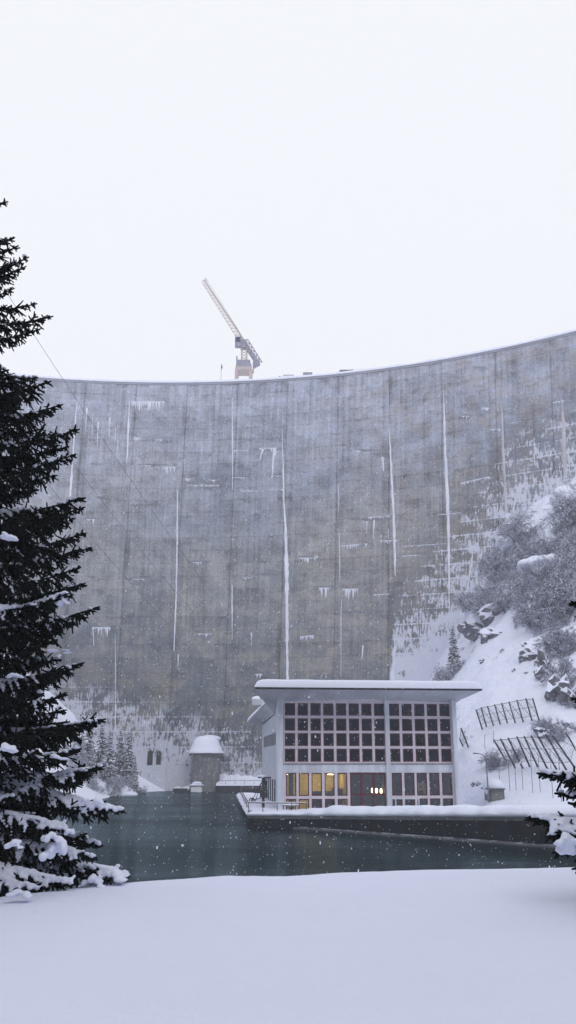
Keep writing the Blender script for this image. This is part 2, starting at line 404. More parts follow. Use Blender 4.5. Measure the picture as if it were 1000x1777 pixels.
for s_ in [
    [(490, 742, .6), (491, 790, 2.2), (493, 870, 3.2), (496, 925, 4.5), (497.5, 980, 7), (498, 1050, 7), (498.5, 1110, 5), (499, 1182, 4)],
    [(675, 728, .6), (677, 770, 3.2), (680, 830, 4), (683, 890, 4.6), (685, 950, 5), (686, 1000, 1.5)],
    [(769.5, 684, .6), (771, 720, 3), (773, 790, 4.5), (776, 850, 7), (778, 900, 6), (779, 960, 4), (780, 1060, 2)],
    [(308, 850, 1.5), (308, 900, 2.5), (307, 980, 3), (305, 1060, 3), (302, 1130, 2)],
    [(133, 700, 1), (129, 760, 3.5), (126, 800, 3), (122, 862, 5)],
    [(225, 697, 2), (223, 740, 3.5), (221, 790, 2.5), (219, 805, 1)],
    [(403, 690, 1.6), (403.5, 760, 2), (404, 850, 1.2)],
    [(403, 1015, 1.8), (403, 1060, 2.2), (403, 1110, 1)],
    [(151, 708, 3.2), (150, 722, 2), (149, 745, 1)], [(191, 725, 4), (190, 740, 1.6), (190, 758, 1)],
    [(201, 742, 1.5), (200, 765, 1.5)], [(161, 720, 1.2), (160, 755, .8)], [(171, 732, 3), (170, 745, 1.5), (169, 775, .8)],
    [(664, 793, 4), (665, 805, 3.5), (666, 818, 1.2)], [(587, 840, 1), (588, 860, 1.6), (588, 890, .6)], [(589, 925, 1), (590, 970, 1.8), (590, 1010, .8)],
    [(637, 905, 2), (637, 915, 1), (636, 925, .5)], [(649, 902, 3), (649, 915, 2), (648, 935, .8)], [(674, 918, 1), (674, 935, 1.6)],
    [(205, 764, 1.5), (204, 790, 1)], [(162, 1088, 2), (163, 1120, 1.4)], [(176, 1088, 1.5), (176, 1102, .8)], [(187, 1088, 2.5), (186, 1105, 1.2)],
    [(476, 778, 7), (476, 787, 6), (474, 800, 3), (473, 830, 1)], [(457, 779, 6), (453, 790, 2.5), (451, 800, 1)],
    [(630, 1120, 3.5), (629, 1135, 3), (628, 1145, 1)],
    [(593, 1040, 1), (592, 1065, 1.4), (592, 1175, .8)], [(310, 1135, 3), (309, 1150, 1.4), (309, 1162, .8)],
    [(686, 1105, 2), (684, 1140, 4), (681, 1180, 6)], [(835, 962, 1), (830, 990, 4), (826, 1030, 6), (822, 1060, 3)],
    [(820, 965, 2), (815, 1000, 4), (808, 1040, 3), (804, 1070, 2)], [(882, 890, 6), (880, 915, 10), (876, 940, 9), (872, 965, 4)],
    [(805, 1035, 3), (800, 1070, 3), (795, 1100, 2)], [(893, 870, 2), (890, 900, 5), (886, 935, 3)],
    [(436, 1098, 4), (437, 1108, 1.5), (437, 1120, .8)], [(200, 1100, .8), (201, 1180, 1.2), (200, 1270, 2)],
]: streak_ribbon('ice_streak', s_)
for s_ in [[(870, 700, 2), (872, 730, 4), (874, 800, 4), (877, 850, 5), (879, 890, 6)], [(974, 690, 2), (977, 720, 5), (979, 760, 7), (980, 800, 7), (981, 825, 6)]]:
    streak_ribbon('ice_streak', s_, M_ice_p)
# short icicle fringes hanging from the lift joints: (x0, x1, y, longest px, slope)
def fringe(x0, x1, y, L, slope=0.0, wide=False):
    mb = MB(); x = x0; rows_t = []; rows_b = []
    n = max(3, int((x1 - x0) / 1.4)); xs = np.linspace(x0, x1, n)
    for k, x in enumerate(xs):
        f = (k / (n - 1)); env = (1 - abs(2 * f - 1) ** 2.2) if wide else 1
        l = L * env * random.choice((.02, .1, .3, .5, 1.0)) + .35 * random.uniform(.5, 2)
        yy = y + slope * (x - x0)
        a = dam_hit(x, yy - .6); b = dam_hit(x, yy + l); m = dam_hit(x, yy + l * .4)
        rows_t.append([dam_pt(a[0], a[1], .02), dam_pt(a[0], a[1] - .1, -.14), dam_pt(m[0], m[1], -.12), dam_pt(b[0], b[1], .01)])
    mb.grid(np.array(rows_t), flip=True); mb.build('icicle_fringe', M_ice, dam)
for a in [(228, 286, 697, 16), (245, 262, 808, 3), (283, 307, 811, 14, 0, True), (320, 338, 831, 7, 0, True), (363, 382, 833, 6, .02, True), (330, 380, 842, 3),
          (450, 480, 778, 8, -.03), (406, 432, 782, 3, -.02), (468, 492, 849, 3, 0), (416, 447, 852, 3), (404, 430, 829, 3), (470, 490, 826, 3),
          (515, 550, 968, 9, 0, True), (545, 552, 965, 3), (592, 638, 947, 8, -.08), (658, 690, 939, 4, -.06), (640, 676, 898, 4, -.08), (553, 574, 1020, 18, 0, True), (595, 623, 1022, 22, 0, True),
          (150, 165, 901, 14, 0, True), (230, 252, 1005, 6, 0, True), (160, 192, 1089, 12), (612, 626, 782, 5), (333, 352, 976, 7, 0, True), (420, 440, 1003, 5, 0, True), (342, 368, 1100, 8, 0, True),
          (521, 545, 1105, 6, -.1), (700, 775, 948, 2, -.06), (760, 800, 893, 2, -.08), (700, 730, 965, 2, -.06), (648, 676, 1032, 2, -.05), (232, 246, 760, 6), (272, 282, 763, 4),
          (800, 850, 838, 5, -.22), (850, 872, 745, 5), (835, 850, 708, 8), (800, 815, 722, 7, 0, True), (882, 905, 735, 2, -.2), (960, 982, 698, 3, -.15), (443, 456, 1170, 16, 0, True)]:
    fringe(*a)
M_damp = pm('damp_concrete', (.125, .135, .165), (.17, .18, .21), .6, .7, .3, 3, .05)
def damp(x0, x1, y, h, k=0):
    n = max(5, int((x1 - x0) / 1.8)); G_ = []
    for q in range(n):
        f = q / (n - 1); px = x0 + (x1 - x0) * f; e = (1 - abs(2 * f - 1) ** 1.6)
        a = dam_hit(px, y - .6 * e - random.uniform(0, .8)); b = dam_hit(px, y + .3 + h * e * random.uniform(.35, 1.0))
        G_.append([dam_pt(a[0], a[1], .01), dam_pt(a[0], a[1] - .03, -.03), dam_pt(b[0], b[1] + .03, -.03), dam_pt(b[0], b[1], .01)])
    MB().grid(np.array(G_), flip=True).build('damp_patch', M_damp, dam)
for a in [(238, 292, 806, 5), (320, 352, 836, 7), (355, 385, 837, 8), (165, 197, 862, 8), (225, 262, 876, 4), (258, 280, 874, 9), (144, 168, 899, 6), (210, 285, 1003, 10), (225, 270, 1012, 8), (322, 366, 974, 9), (415, 446, 1002, 8), (402, 436, 827, 6), (464, 494, 825, 7), (438, 492, 779, 5), (512, 553, 966, 9),
          (598, 690, 900, 5), (604, 660, 781, 3), (340, 372, 1100, 18), (424, 452, 1102, 26), (546, 578, 1018, 12), (436, 486, 995, 4), (800, 818, 720, 16), (200, 232, 1085, 6), (280, 330, 1130, 5), (590, 650, 1060, 6), (520, 548, 1104, 8), (430, 460, 1125, 14)]: damp(*a)
# arched openings in the foot
def arch(px, py0, py1, wpx):
    a = dam_hit(px, py1); b = dam_hit(px, py0); h = b[1] - a[1]; w = wpx * .126; pts = []
    for k in range(9): an = math.pi * k / 8; pts.append((math.cos(an) * w / 2, h - w / 2 + math.sin(an) * w / 2))
    pts = [(w / 2, 0)] + pts + [(-w / 2, 0)]
    r = math.sqrt(148.0 ** 2)
    def P(x, z, off): p = dam_pt(a[0] + x / 148.0, a[1] + z, off); return p
    mb = MB(); n = len(pts)
    front = np.array([P(x * 1.12, z * 1.03, -.12) for x, z in pts]); inner = np.array([P(x, z, -.12) for x, z in pts]); deep = np.array([P(x, z, -.03) for x, z in pts])
    mb.grid(np.stack([front, inner])); mb.grid(np.stack([inner, deep]))
    fr = mb.build('arched_opening', M_conc_dark, dam)
    mb = MB(); mb.poly(deep); c = mb.build('dark_recess', M_slot, dam); c.parent = fr
arch(260, 1302, 1328, 8); arch(275, 1303, 1327, 7)

# ------------------------------------------------------------------ terrain
def tps(pts):
    P = np.array(pts, float); X = P[:, :2]; n = len(X)
    d = np.linalg.norm(X[:, None] - X[None], axis=2); K = np.where(d > 0, d * d * np.log(d + 1e-9), 0) + np.eye(n) * 30
    A = np.zeros((n + 3, n + 3)); A[:n, :n] = K; A[:n, n] = 1; A[:n, n + 1:] = X; A[n, :n] = 1; A[n + 1:, :n] = X.T
    w = np.linalg.solve(A, np.concatenate([P[:, 2], np.zeros(3)]))
    def f(x, y):
        x = np.asarray(x, float); y = np.asarray(y, float)
        d = np.sqrt((x[..., None] - X[:, 0]) ** 2 + (y[..., None] - X[:, 1]) ** 2)
        return (np.where(d > 0, d * d * np.log(d + 1e-9), 0) * w[:n]).sum(-1) + w[n] + w[n + 1] * x + w[n + 2] * y
    return f
def cp(px, py, Y): return at(px, py, Y)
RP = [(-3, 86, -4.2), (1.5, 84.5, -4.1), (9, 79, -3.7), (17.7, 66.8, -3.3), (27, 56, -3.0), (40, 42, -2.4), (-3, 100, -4.5), (-3, 125, -4.5), (8, 100, -4.5), (8, 125, -3), (12, 112, -3.6), (60, 40, 6), (90, 40, 30), (140, 40, 70), (140, 120, 100), (140, 200, 130), (100, 200, 100)]
RP += [cp(*a) for a in [(860, 1391, 88), (950, 1386, 80), (1000, 1382, 78), (1100, 1375, 76), (810, 1396, 91),
    (850, 1360, 96), (900, 1345, 97), (1000, 1330, 94), (1000, 1260, 103), (900, 1262, 108), (820, 1285, 110), (900, 1180, 119), (1000, 1180, 112), (820, 1200, 124), (900, 1100, 134), (1000, 1100, 124), (830, 1120, 145),
    (900, 1050, 144), (1000, 1000, 142), (900, 980, 160), (960, 900, 168), (1000, 850, 174), (880, 910, 182), (850, 985, 186), (800, 1092, 189), (745, 1178, 190), (690, 1235, 190), (700, 1290, 165), (760, 1215, 160), (760, 1330, 120), (700, 1360, 125),
    (1000, 832, 180), (1100, 760, 176), (1250, 650, 160), (1300, 1100, 105), (1300, 1300, 85), (600, 1330, 190), (550, 1362, 195)]]
hr0 = tps(RP)
def hr(x, y):
    x = np.asarray(x, float); y = np.asarray(y, float)
    z = hr0(x, y)
    return z
def wall_y(x):
    if x < 1.5: return 84.5 + (1.5 - x) * .31
    return max(30.0, 84.5 - (x - 1.5) * 1.0926)
def rough(x, y, z):
    s = np.clip((z + 2.0) / 8, 0, 1)
    return s * (2.0 * mnoise.fractal(Vector((x * .09, y * .09, z * .03)), 1, 2, 4) + .45 * mnoise.fractal(Vector((x * .4, y * .4, 5)), 1, 2, 3))
xs = np.concatenate([np.linspace(-3.2, 70, 190), np.linspace(71, 150, 30)]); ts = np.linspace(0, 1, 230) ** 1.15
G = np.zeros((len(xs), len(ts), 3))
for i, x in enumerate(xs):
    y0 = wall_y(x) + .15; ys = y0 + ts * (236 - y0)
    xx = np.full(len(ys), x)
    if x < 10: xx = x - .075 * np.clip(ys - 86, 0, 49) * (10 - x) / 13.2 + (3.6 * (10 - x) / 13.2) * np.clip((ys - 136) / 10, 0, 1)
    z = hr(xx, ys)
    G[i, :, 0] = xx; G[i, :, 1] = ys; G[i, :, 2] = z
for i in range(G.shape[0]):
    for j in range(G.shape[1]):
        x, y, z = G[i, j]
        G[i, j, 2] = max(z, -4.7) + rough(x, y, z)
        if x < 24 and y < 106:
            dd = math.hypot(max(0, x - 17.4 - .0 * y), max(0, y - 97)); G[i, j, 2] = min(G[i, j, 2], -4.3 + .9 * max(0, dd - .2))
hill = MB(); hill.grid(G, flip=True)
skirt = G[:, 0].copy(); skirt2 = skirt.copy(); skirt2[:, 2] = -9
def terr_z(x, y):
    i = np.argmin((G[..., 0] - x) ** 2 + (G[..., 1] - y) ** 2); return G.reshape(-1, 3)[i, 2]
HO = hill.build('snowy_hillside', M_hill, smooth=True); tag(HO, kind='structure')
from mathutils.bvhtree import BVHTree
def bvh_of(o):
    me = o.data; return BVHTree.FromPolygons([v.co[:] for v in me.vertices], [p.vertices[:] for p in me.polygons])
BV = bvh_of(HO)
def hit(px, py, bv=None):
    r = ray(px, py); d = Vector(r).normalized()
    q = (bv or BV).ray_cast(Vector((0, 0, 0)), d)
    return np.array(q[0]) if q[0] is not None else None
def drop(x, y, bv=None):
    q = (bv or BV).ray_cast(Vector((float(x), float(y), 300)), Vector((0, 0, -1)))
    return q[0].z if q[0] is not None else None

# left bank
LP = [cp(*a) for a in [(246, 1380, 186), (235, 1362, 191), (190, 1384, 168), (100, 1392, 140), (0, 1400, 118), (190, 1345, 190), (130, 1300, 190), (100, 1235, 193), (60, 1190, 195), (0, 1130, 195), (0, 1300, 150), (-100, 1300, 110), (-100, 1100, 180), (150, 1340, 170), (100, 1340, 155), (60, 1350, 140)]]
LP += [(-60, 60, 0), (-100, 60, 30), (-150, 60, 70), (-150, 180, 110), (-35, 40, -4), (-30, 20, -3), (-60, 0, 5), (-120, -30, 40)]
LP += [(x + 6, y - 10, -7.5) for x, y, z in [cp(246, 1380, 186), cp(190, 1384, 168), cp(100, 1392, 140), cp(0, 1400, 118)]]
hl0 = tps(LP)
xs2 = np.concatenate([np.linspace(-150, -95, 16), np.linspace(-93, -22, 130)]); ys2 = np.linspace(60, 225, 170)
GL = np.zeros((len(xs2), len(ys2), 3))
for i, x in enumerate(xs2):
    GL[i, :, 0] = x; GL[i, :, 1] = ys2; GL[i, :, 2] = hl0(np.full(len(ys2), x), ys2)
    for j in range(len(ys2)): GL[i, j, 2] = max(-8, GL[i, j, 2] + rough(x, ys2[j], GL[i, j, 2]) * .7)
LO = MB().grid(GL, flip=True).build('snowy_bank', M_hill, smooth=True); tag(LO, kind='structure'); BL = bvh_of(LO)

# water
MB().grid(np.array([[[x, y, ZW] for y in np.linspace(14, 215, 12)] for x in np.linspace(-120, 60, 12)]), flip=True).build('pond_water', M_water)
tag(bpy.data.objects['pond_water'], kind='structure')
# pond bed
MB().grid(np.array([[[x, y, -8.6] for y in (-80, 240)] for x in (-190, 190)]), flip=True).build('pond_bed', M_conc_dark)
tag(bpy.data.objects['pond_bed'], kind='structure')

# foreground snow field
def edge_y(x):
    p = [(-30, 13.6), (-5.2, 13.2), (-3.7, 14.2), (-2.6, 15.6), (-1.0, 16.4), (1, 16.2), (3.7, 15.5), (6, 15.3), (30, 15)]
    return float(np.interp(x, [a for a, b in p], [b for a, b in p]))
def gz(x, y):
    e = edge_y(x); top = -1.665 + .042 * max(0, x) + np.interp(x, [-8, -5.5, -3.6, -2.2, 0], [-.12, -.10, -.05, .0, 0]) * 1.0
    top += .09 * mnoise.noise(Vector((x * .22, y * .30, 0))) + .028 * mnoise.noise(Vector((x * .6, y * 1.1, 2)))
    top += .006 * mnoise.fractal(Vector((x * 3.5, y * 3.5, 1)), 1, 2, 3) - .022 * max(0, 9.8 - y) ** 2 * (1 if y > 4 else 0) - (.022 * 5.8 ** 2 if y <= 4 else 0)
    d = y - e
    if d < -1.6: return top
    s = d + 1.6
    return top - .055 * s * s if s < 3 else top - .495 - (s - 3) * .55
xs3 = np.concatenate([np.linspace(-45, -9, 20), np.linspace(-8.7, 9, 140), np.linspace(9.5, 45, 20)]); ys3 = np.concatenate([np.linspace(-40, 3, 16), np.linspace(3.3, 30, 180)])
GG = np.array([[[x, y, max(-7.5, gz(x, y))] for y in ys3] for x in xs3])
GO = MB().grid(GG, flip=True).build('snow_ground', M_ground, smooth=True); tag(GO, kind='structure')
# unseen valley sides behind and beside the viewer, added to block sky light
def valley(name, f, nu=60, nv=20):
    g = np.array([[f(u, v) for v in np.linspace(0, 1, nv)] for u in np.linspace(0, 1, nu)])
    for i in range(nu):
        for j in range(nv):
            g[i, j, 2] += (3 + 14 * j / nv) * mnoise.fractal(Vector(g[i, j] * .02), 1, 2, 4)
    o = MB().grid(g, flip=True).build(name, M_forest, smooth=True); tag(o, kind='structure')
t = NT('unseen_forested_snow'); o_ = t.obj()
t.pbr(t.mix(t.map(t.noise(o_, .15, 6, .75), .4, .6), (.015, .018, .02), (.22, .24, .28)), .9, t.bump(t.noise(o_, .3, 5), .8, 1.0)); M_forest = t.m
def fbk(u, v):
    a = R(175 + 190 * u); r = 62 + 95 * v
    return np.array([r * math.cos(a) * 1.05, 10 + r * math.sin(a) * .8, -4 + 118 * v ** .9])
valley('unseen_valley_side', fbk)

# ------------------------------------------------------------------ quay
FR = [(-3.35, 86.1, -4.66), (1.5, 84.5, -4.62), (17.7, 66.8, -3.75), (40, 42.5, -2.9), (54, 28, -2.6)]
def wall_strip(path, z0, mb, off=0.0, z1off=0.0):
    g = []
    for x, y, z in path: g.append([[x, y + off, z0], [x, y + off, z + z1off]])
    mb.grid(np.array(g))
mb = MB(); path = []
for a, b in zip(FR[:-1], FR[1:]):
    for k in range(10): path.append([a[i] + (b[i] - a[i]) * k / 10 for i in range(3)])
path.append(list(FR[-1]))
back_c = (-6.9, 136.0, -4.66); wl = [(-5.6, 136.0, -4.66), (-2.75, 87.2, -4.66), (-2.7, 86.35, -4.66)]
full = [back_c] + path
g = [[[x, y, -8.0], [x, y, z - .25], [x, y, z]] for x, y, z in wl + path[2:]]
quay = empty('quay_wall', (-3.35, 86.1, -8), 'dark wet concrete quay wall with snowy foot below the building', 'quay')
MB().grid(np.array(g)).build('wall_face', M_wall, quay)
# cap slab, proud of the wall
g = []
nrm = lambda a, b: np.array([(b[1] - a[1]), -(b[0] - a[0])]) / math.hypot(b[0] - a[0], b[1] - a[1])
for k, p in enumerate(full):
    a = full[max(0, k - 1)]; b = full[min(len(full) - 1, k + 1)]; n_ = nrm(a, b)
    if k == 0: n_ = np.array([-1, 0.])
    x, y, z = p; ox, oy = n_ * .18; ix, iy = -n_ * .7
    g.append([[x + ix, y + iy, z + .16], [x + ox, y + oy, z + .16], [x + ox, y + oy, z - .12], [x + n_[0] * .002, y + n_[1] * .002, z - .12]])
MB().grid(np.array(g), flip=False).build('cap_slab', M_conc_dark, quay)
sl = MB(); sl.add([[-3.34, 86.1, -4.80], [-6.88, 136, -4.80], [-2, 136, -4.80], [6, 84, -4.80], [1.5, 84.52, -4.80]], [[0, 1, 2, 3, 4]]); sl.build('deck_underside', M_slot, quay)
# foot ledge with snow on it
g = []
for k, p in enumerate(path[8:]):
    n_ = nrm(path[10], path[15]); x, y, z = p
    w = .13 + .04 * mnoise.noise(Vector((k * .9, 0, 0)))
    g.append([[x, y, -5.44], [x + n_[0] * w, y + n_[1] * w, -5.49], [x + n_[0] * w, y + n_[1] * w, -5.9]])
gg = np.array(g)
MB().grid(gg).build('foot_ledge', M_conc_dark, quay)
g2 = []
M_slush = pm('thin_slushy_snow', (.03, .032, .045), (.34, .36, .44), 1.1, .8, .3)
for k in range(len(gg) * 6):
    f = k / 6; i = min(int(f), len(gg) - 2); fr_ = f - int(f)
    a = gg[i, 0] * (1 - fr_) + gg[i + 1, 0] * fr_; b = gg[i, 1] * (1 - fr_) + gg[i + 1, 1] * fr_
    h = .05 + .07 * max(0, mnoise.noise(Vector((k * .35, 4, 0)))) ; 
    g2.append([a + (0, 0, .004), a * .8 + b * .2 + (0, 0, h), a * .25 + b * .75 + (0, 0, h * .8), b + (0, 0, .004)])
MB().grid(np.array(g2)).build('ledge_snow', M_slush, quay, smooth=True)
# big pillow of snow along the quay edge
def quay_snow():
    S = []
    fine = []
    for a, b in zip(full[:-1], full[1:]):
        L = math.hypot(b[0] - a[0], b[1] - a[1]); m = max(1, int(L / .22))
        for k in range(m): fine.append([a[i] + (b[i] - a[i]) * k / m for i in range(3)])
    fine.append(list(full[-1])); fine = np.array(fine)
    T = np.gradient(fine[:, :2], axis=0)
    for _ in range(4): T[1:-1] = (T[:-2] + T[1:-1] + T[2:]) / 3
    T /= np.linalg.norm(T, axis=1)[:, None]; N = np.stack([T[:, 1], -T[:, 0]], 1)
    for k, (p, n_) in enumerate(zip(fine, N)):
        q = Vector((k * .022, 0, 0)); nz_ = mnoise.noise(q * 6.0) * .8 + mnoise.noise(q * 17.0) * .4
        left = p[0] < 3.2
        H = (.72 + .16 * nz_) if not left else np.interp(p[0], [-3.4, .2, 3.2], [.36, .42, .68]) + .06 * nz_
        if p[1] > 88: H = .4
        O = .34 + .16 * mnoise.noise(q * 11.0 + Vector((9, 0, 0)))
        dip = .22 * mnoise.noise(q * 9.0 + Vector((0, 7, 0)))
        prof = [(-3.4, -.35), (-2.6, H * .75), (-1.8, H * .92), (-1.0, H), (-.4, H * .98 + dip * .3), (-.05, H * .84 + dip), (.18, H * .60 + dip), (O, H * .34 + dip * .6), (O + .06, .10), (O - .08, -.06 + .05 * nz_), (.05, .0)]
        S.append([[p[0] + n_[0] * o_, p[1] + n_[1] * o_, p[2] + .17 + h_] for o_, h_ in prof])
    return np.array(S)
QS = MB().grid(quay_snow()).build('snow_bank', M_snow, smooth=True); tag(QS, kind='structure')

# ------------------------------------------------------------------ powerhouse
YAW = R(5.5)
o0 = at(482.5, 1300, 90.0); BO = np.array([o0[0], 90.0, -4.7])
EX = np.array([math.cos(YAW), math.sin(YAW), 0]); EY = np.array([-math.sin(YAW), math.cos(YAW), 0])
def loc(px, py, yl):
    r = ray(px, py); s = (yl + EY @ BO) / (EY @ r); p = r * s
    return (p - BO) @ EX, p[2] - BO[2]
B = empty('powerhouse', BO, 'white powerhouse with a grid of dark windows and a snow-laden flared roof beside the pond', 'building', rz=YAW)
def lb(name, mat, boxes=None, parent=B, mb=None, smooth=False):
    mb = mb or MB()
    for b in (boxes or []): mb.box(*b)
    o = mb.build(name, mat, B, local=True, smooth=smooth)
    if parent is not B: o.parent = parent
    return o
RC = .95                                   # window plane depth
xr = loc(795, 1300, 0)[0]; XW = xr         # right outer edge
xA = loc(491.5, 1300, 0)[0]; xB = loc(788, 1300, 0)[0]
zt = loc(484, 1211, 0)[1]
DEP = 22.0
lx0, lx1 = loc(494.2, 1300, RC)[0], loc(668.5, 1300, RC)[0]
rx0, rx1 = loc(676.6, 1300, RC)[0], loc(783.2, 1300, RC)[0]
zz = lambda py: loc(500, py, RC)[1]
rows = [(zz(1241.6), zz(1220)), (zz(1268), zz(1246.4)), (zz(1294.6), zz(1272)), (zz(1322), zz(1299))]
z_sill, z_span = zz(1325), zz(1340.5)
zlow = (zz(1381.4), zz(1341.4)); zbot = (zz(1409), zz(1386.4)); z_head = zz(1215.5)
# walls
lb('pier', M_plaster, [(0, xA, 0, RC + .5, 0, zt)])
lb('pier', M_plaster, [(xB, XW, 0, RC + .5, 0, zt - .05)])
lb('pier', M_plaster, [(lx1 + .03, rx0 - .03, RC - .35, RC + .4, 0, zt - .1)])
MB_ = MB()
MB_.box(xA + .002, lx1 + .028, RC - .12, RC + .3, z_span, z_sill - .08); MB_.box(rx0 - .028, xB - .002, RC - .12, RC + .3, z_span, z_sill - .08)
lb('spandrel', M_plaster, mb=MB_)
MB_ = MB(); MB_.box(xA + .002, lx1 + .02, RC - .2, RC + .25, z_sill - .078, z_sill); MB_.box(rx0 - .02, xB - .002, RC - .2, RC + .25, z_sill - .078, z_sill); lb('sill', M_grey_metal, mb=MB_)
lb('dark_strip', M_slot, [(xA + .01, xB - .01, RC - .02, RC + .3, z_head + .22, zt + .2)])
# side wall, left: sloping top, split around window openings
zw_f, zw_b = 9.3, 8.95
def side_top(t_): return np.interp(t_, [0, 4, DEP], [zt, zw_f, zw_b])
SWX = .02
u_z0, u_z1 = 6.35, 7.55      # upper strip windows
l_z0, l_z1 = .9, 3.1
ucols = [(12.0 + i * 1.55, 12.0 + i * 1.55 + .95) for i in range(6)]
ucols = [(a - 9.0, b - 9.0) for a, b in ucols] + [(12.3, 13.25), (13.85, 14.8), (15.4, 16.35), (16.95, 17.9), (18.5, 19.45)]
lcols = [(3.0, 4.4), (5.6, 7.0), (8.2, 9.6), (10.8, 12.2), (13.4, 14.8), (16.0, 17.4), (18.6, 20.0)]
def side_wall():
    mb = MB(); ys_ = sorted(set([RC + .5, 4.0, DEP] + [v for c in ucols for v in c] + [v for c in lcols for v in c])); zs_ = [0, l_z0, l_z1, u_z0, u_z1]
    for ya, yb in zip(ys_[:-1], ys_[1:]):
        yc = (ya + yb) / 2
        zc = zs_ + [None]
        for za, zb_ in zip(zc[:-1], zc[1:]):
            if zb_ is not None:
                zm = (za + zb_) / 2
                if l_z0 < zm < l_z1 and any(a < yc < b for a, b in lcols): continue
                if u_z0 < zm < u_z1 and any(a < yc < b for a, b in ucols): continue
                mb.add([[SWX, ya, za], [SWX, yb, za], [SWX, yb, zb_], [SWX, ya, zb_]], [[3, 2, 1, 0]])
            else: mb.add([[SWX, ya, za], [SWX, yb, za], [SWX, yb, side_top(yb)], [SWX, ya, side_top(ya)]], [[3, 2, 1, 0]])
    return mb
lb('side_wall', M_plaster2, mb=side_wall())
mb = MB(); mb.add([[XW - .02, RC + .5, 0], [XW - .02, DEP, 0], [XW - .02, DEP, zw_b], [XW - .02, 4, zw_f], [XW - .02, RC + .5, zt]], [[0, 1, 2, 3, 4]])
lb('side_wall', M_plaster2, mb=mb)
lb('rear_wall', M_plaster2, [(SWX + .01, XW - .03, DEP - .3, DEP - .01, 0, zw_b - .1)])
for cols, z0, z1 in ((ucols, u_z0, u_z1), (lcols, l_z0, l_z1)):
    for a, b in cols:
        mb = MB()
        mb.box(SWX + .02, SWX + .34, a, a + .12, z0, z1); mb.box(SWX + .02, SWX + .34, b - .12, b, z0, z1); mb.box(SWX + .02, SWX + .34, a + .12, b - .12, z1 - .1, z1); mb.box(SWX + .02, SWX + .34, a + .12, b - .12, z0, z0 + .1)
        w = lb('window', M_slot, mb=mb)  # shade of the window recess painted in as near-black reveals
        lb('pane', M_blind, [(SWX + .25, SWX + .27, a + .121, b - .121, z0 + .101, z1 - .101)], parent=w)
# window grid: mullions as boards between the panes
def bays(x0, x1, n, gap=.235):
    wd = (x1 - x0 - gap * (n - 1)) / n
    return [(x0 + i * (wd + gap), x0 + i * (wd + gap) + wd) for i in range(n)]
FT = .10
def grid_block(x0, x1, n, mb):
    cols = bays(x0, x1, n); ya, yb = RC - .06, RC + .14
    zr = sorted([z for r in rows for z in r])
    # verticals full height; horizontals fitted between them
    for i in range(n + 1):
        a = x0 - .12 if i == 0 else cols[i - 1][1]; b = x1 + .12 if i == n else cols[i][0]
        mb.box(a, b, ya, yb, z_sill, z_head + .2)
    for c in cols:
        zs_ = [z_sill] + zr + [z_head + .2]
        for k in range(0, len(zs_), 2): mb.box(c[0] + .001, c[1] - .001, ya + .012, yb - .012, zs_[k], zs_[k + 1])
    return cols
mb = MB(); cl = grid_block(lx0, lx1, 8, mb); cr = grid_block(rx0, rx1, 5, mb); lb('window_grid', M_pink, mb=mb)
def frame(name, x0, x1, z0, z1, glassm, mid=None, ft=FT):
    mb = MB(); ya, yb = RC + .005, RC + .105
    mb.box(x0 + .002, x0 + ft, ya, yb, z0 + .002, z1 - .002); mb.box(x1 - ft, x1 - .002, ya, yb, z0 + .002, z1 - .002)
    mb.box(x0 + ft, x1 - ft, ya, yb, z0 + .002, z0 + ft); mb.box(x0 + ft, x1 - ft, ya, yb, z1 - ft, z1 - .002)
    o = lb(name, M_red, mb=mb)
    lb('pane', glassm, [(x0 + ft, x1 - ft, RC + .05, RC + .062, z0 + ft, z1 - ft)], parent=o); return o
for c in cl + cr:
    for r_ in rows: frame('window', c[0], c[1], r_[0], r_[1], M_glass)
# ground floor glazing
gl5 = [(loc(a, 1370, RC)[0], loc(b, 1370, RC)[0]) for a, b in ((496.3, 514.3), (518.6, 536.6), (540.8, 559), (563.6, 581), (585.8, 603.2))]
gr5 = [(loc(a, 1365, RC)[0], loc(b, 1365, RC)[0]) for a, b in ((680.2, 698), (702, 719.8), (723.5, 741.5), (745.3, 763.2), (767.3, 785.2))]
dx0, dx1 = loc(607.6, 1370, RC)[0], loc(670, 1370, RC)[0]
mb = MB(); ya, yb = RC - .06, RC + .14
def lowgrid(cols, xs_, xe):
    edges = [xs_] + [v for c in cols for v in c] + [xe]
    for k in range(0, len(edges), 2): mb.box(edges[k], edges[k + 1], ya, yb, 0, z_span - .002)
    for c in cols:
        for a, b in ((zlow[1], z_span - .002), (zbot[1], zlow[0]), (0, zbot[0])): mb.box(c[0] + .001, c[1] - .001, ya + .012, yb - .012, a, b)
lowgrid(gl5, xA + .005, dx0); lb('window_grid', M_pink, mb=mb); mb = MB(); lowgrid(gr5, rx0 - .02, xB - .005)
lb('window_grid', M_pink, mb=mb)
for c in gl5 + gr5:
    frame('window', c[0], c[1], zlow[0], zlow[1], M_glass_low); frame('window', c[0], c[1], zbot[0], zbot[1], M_glass_low)
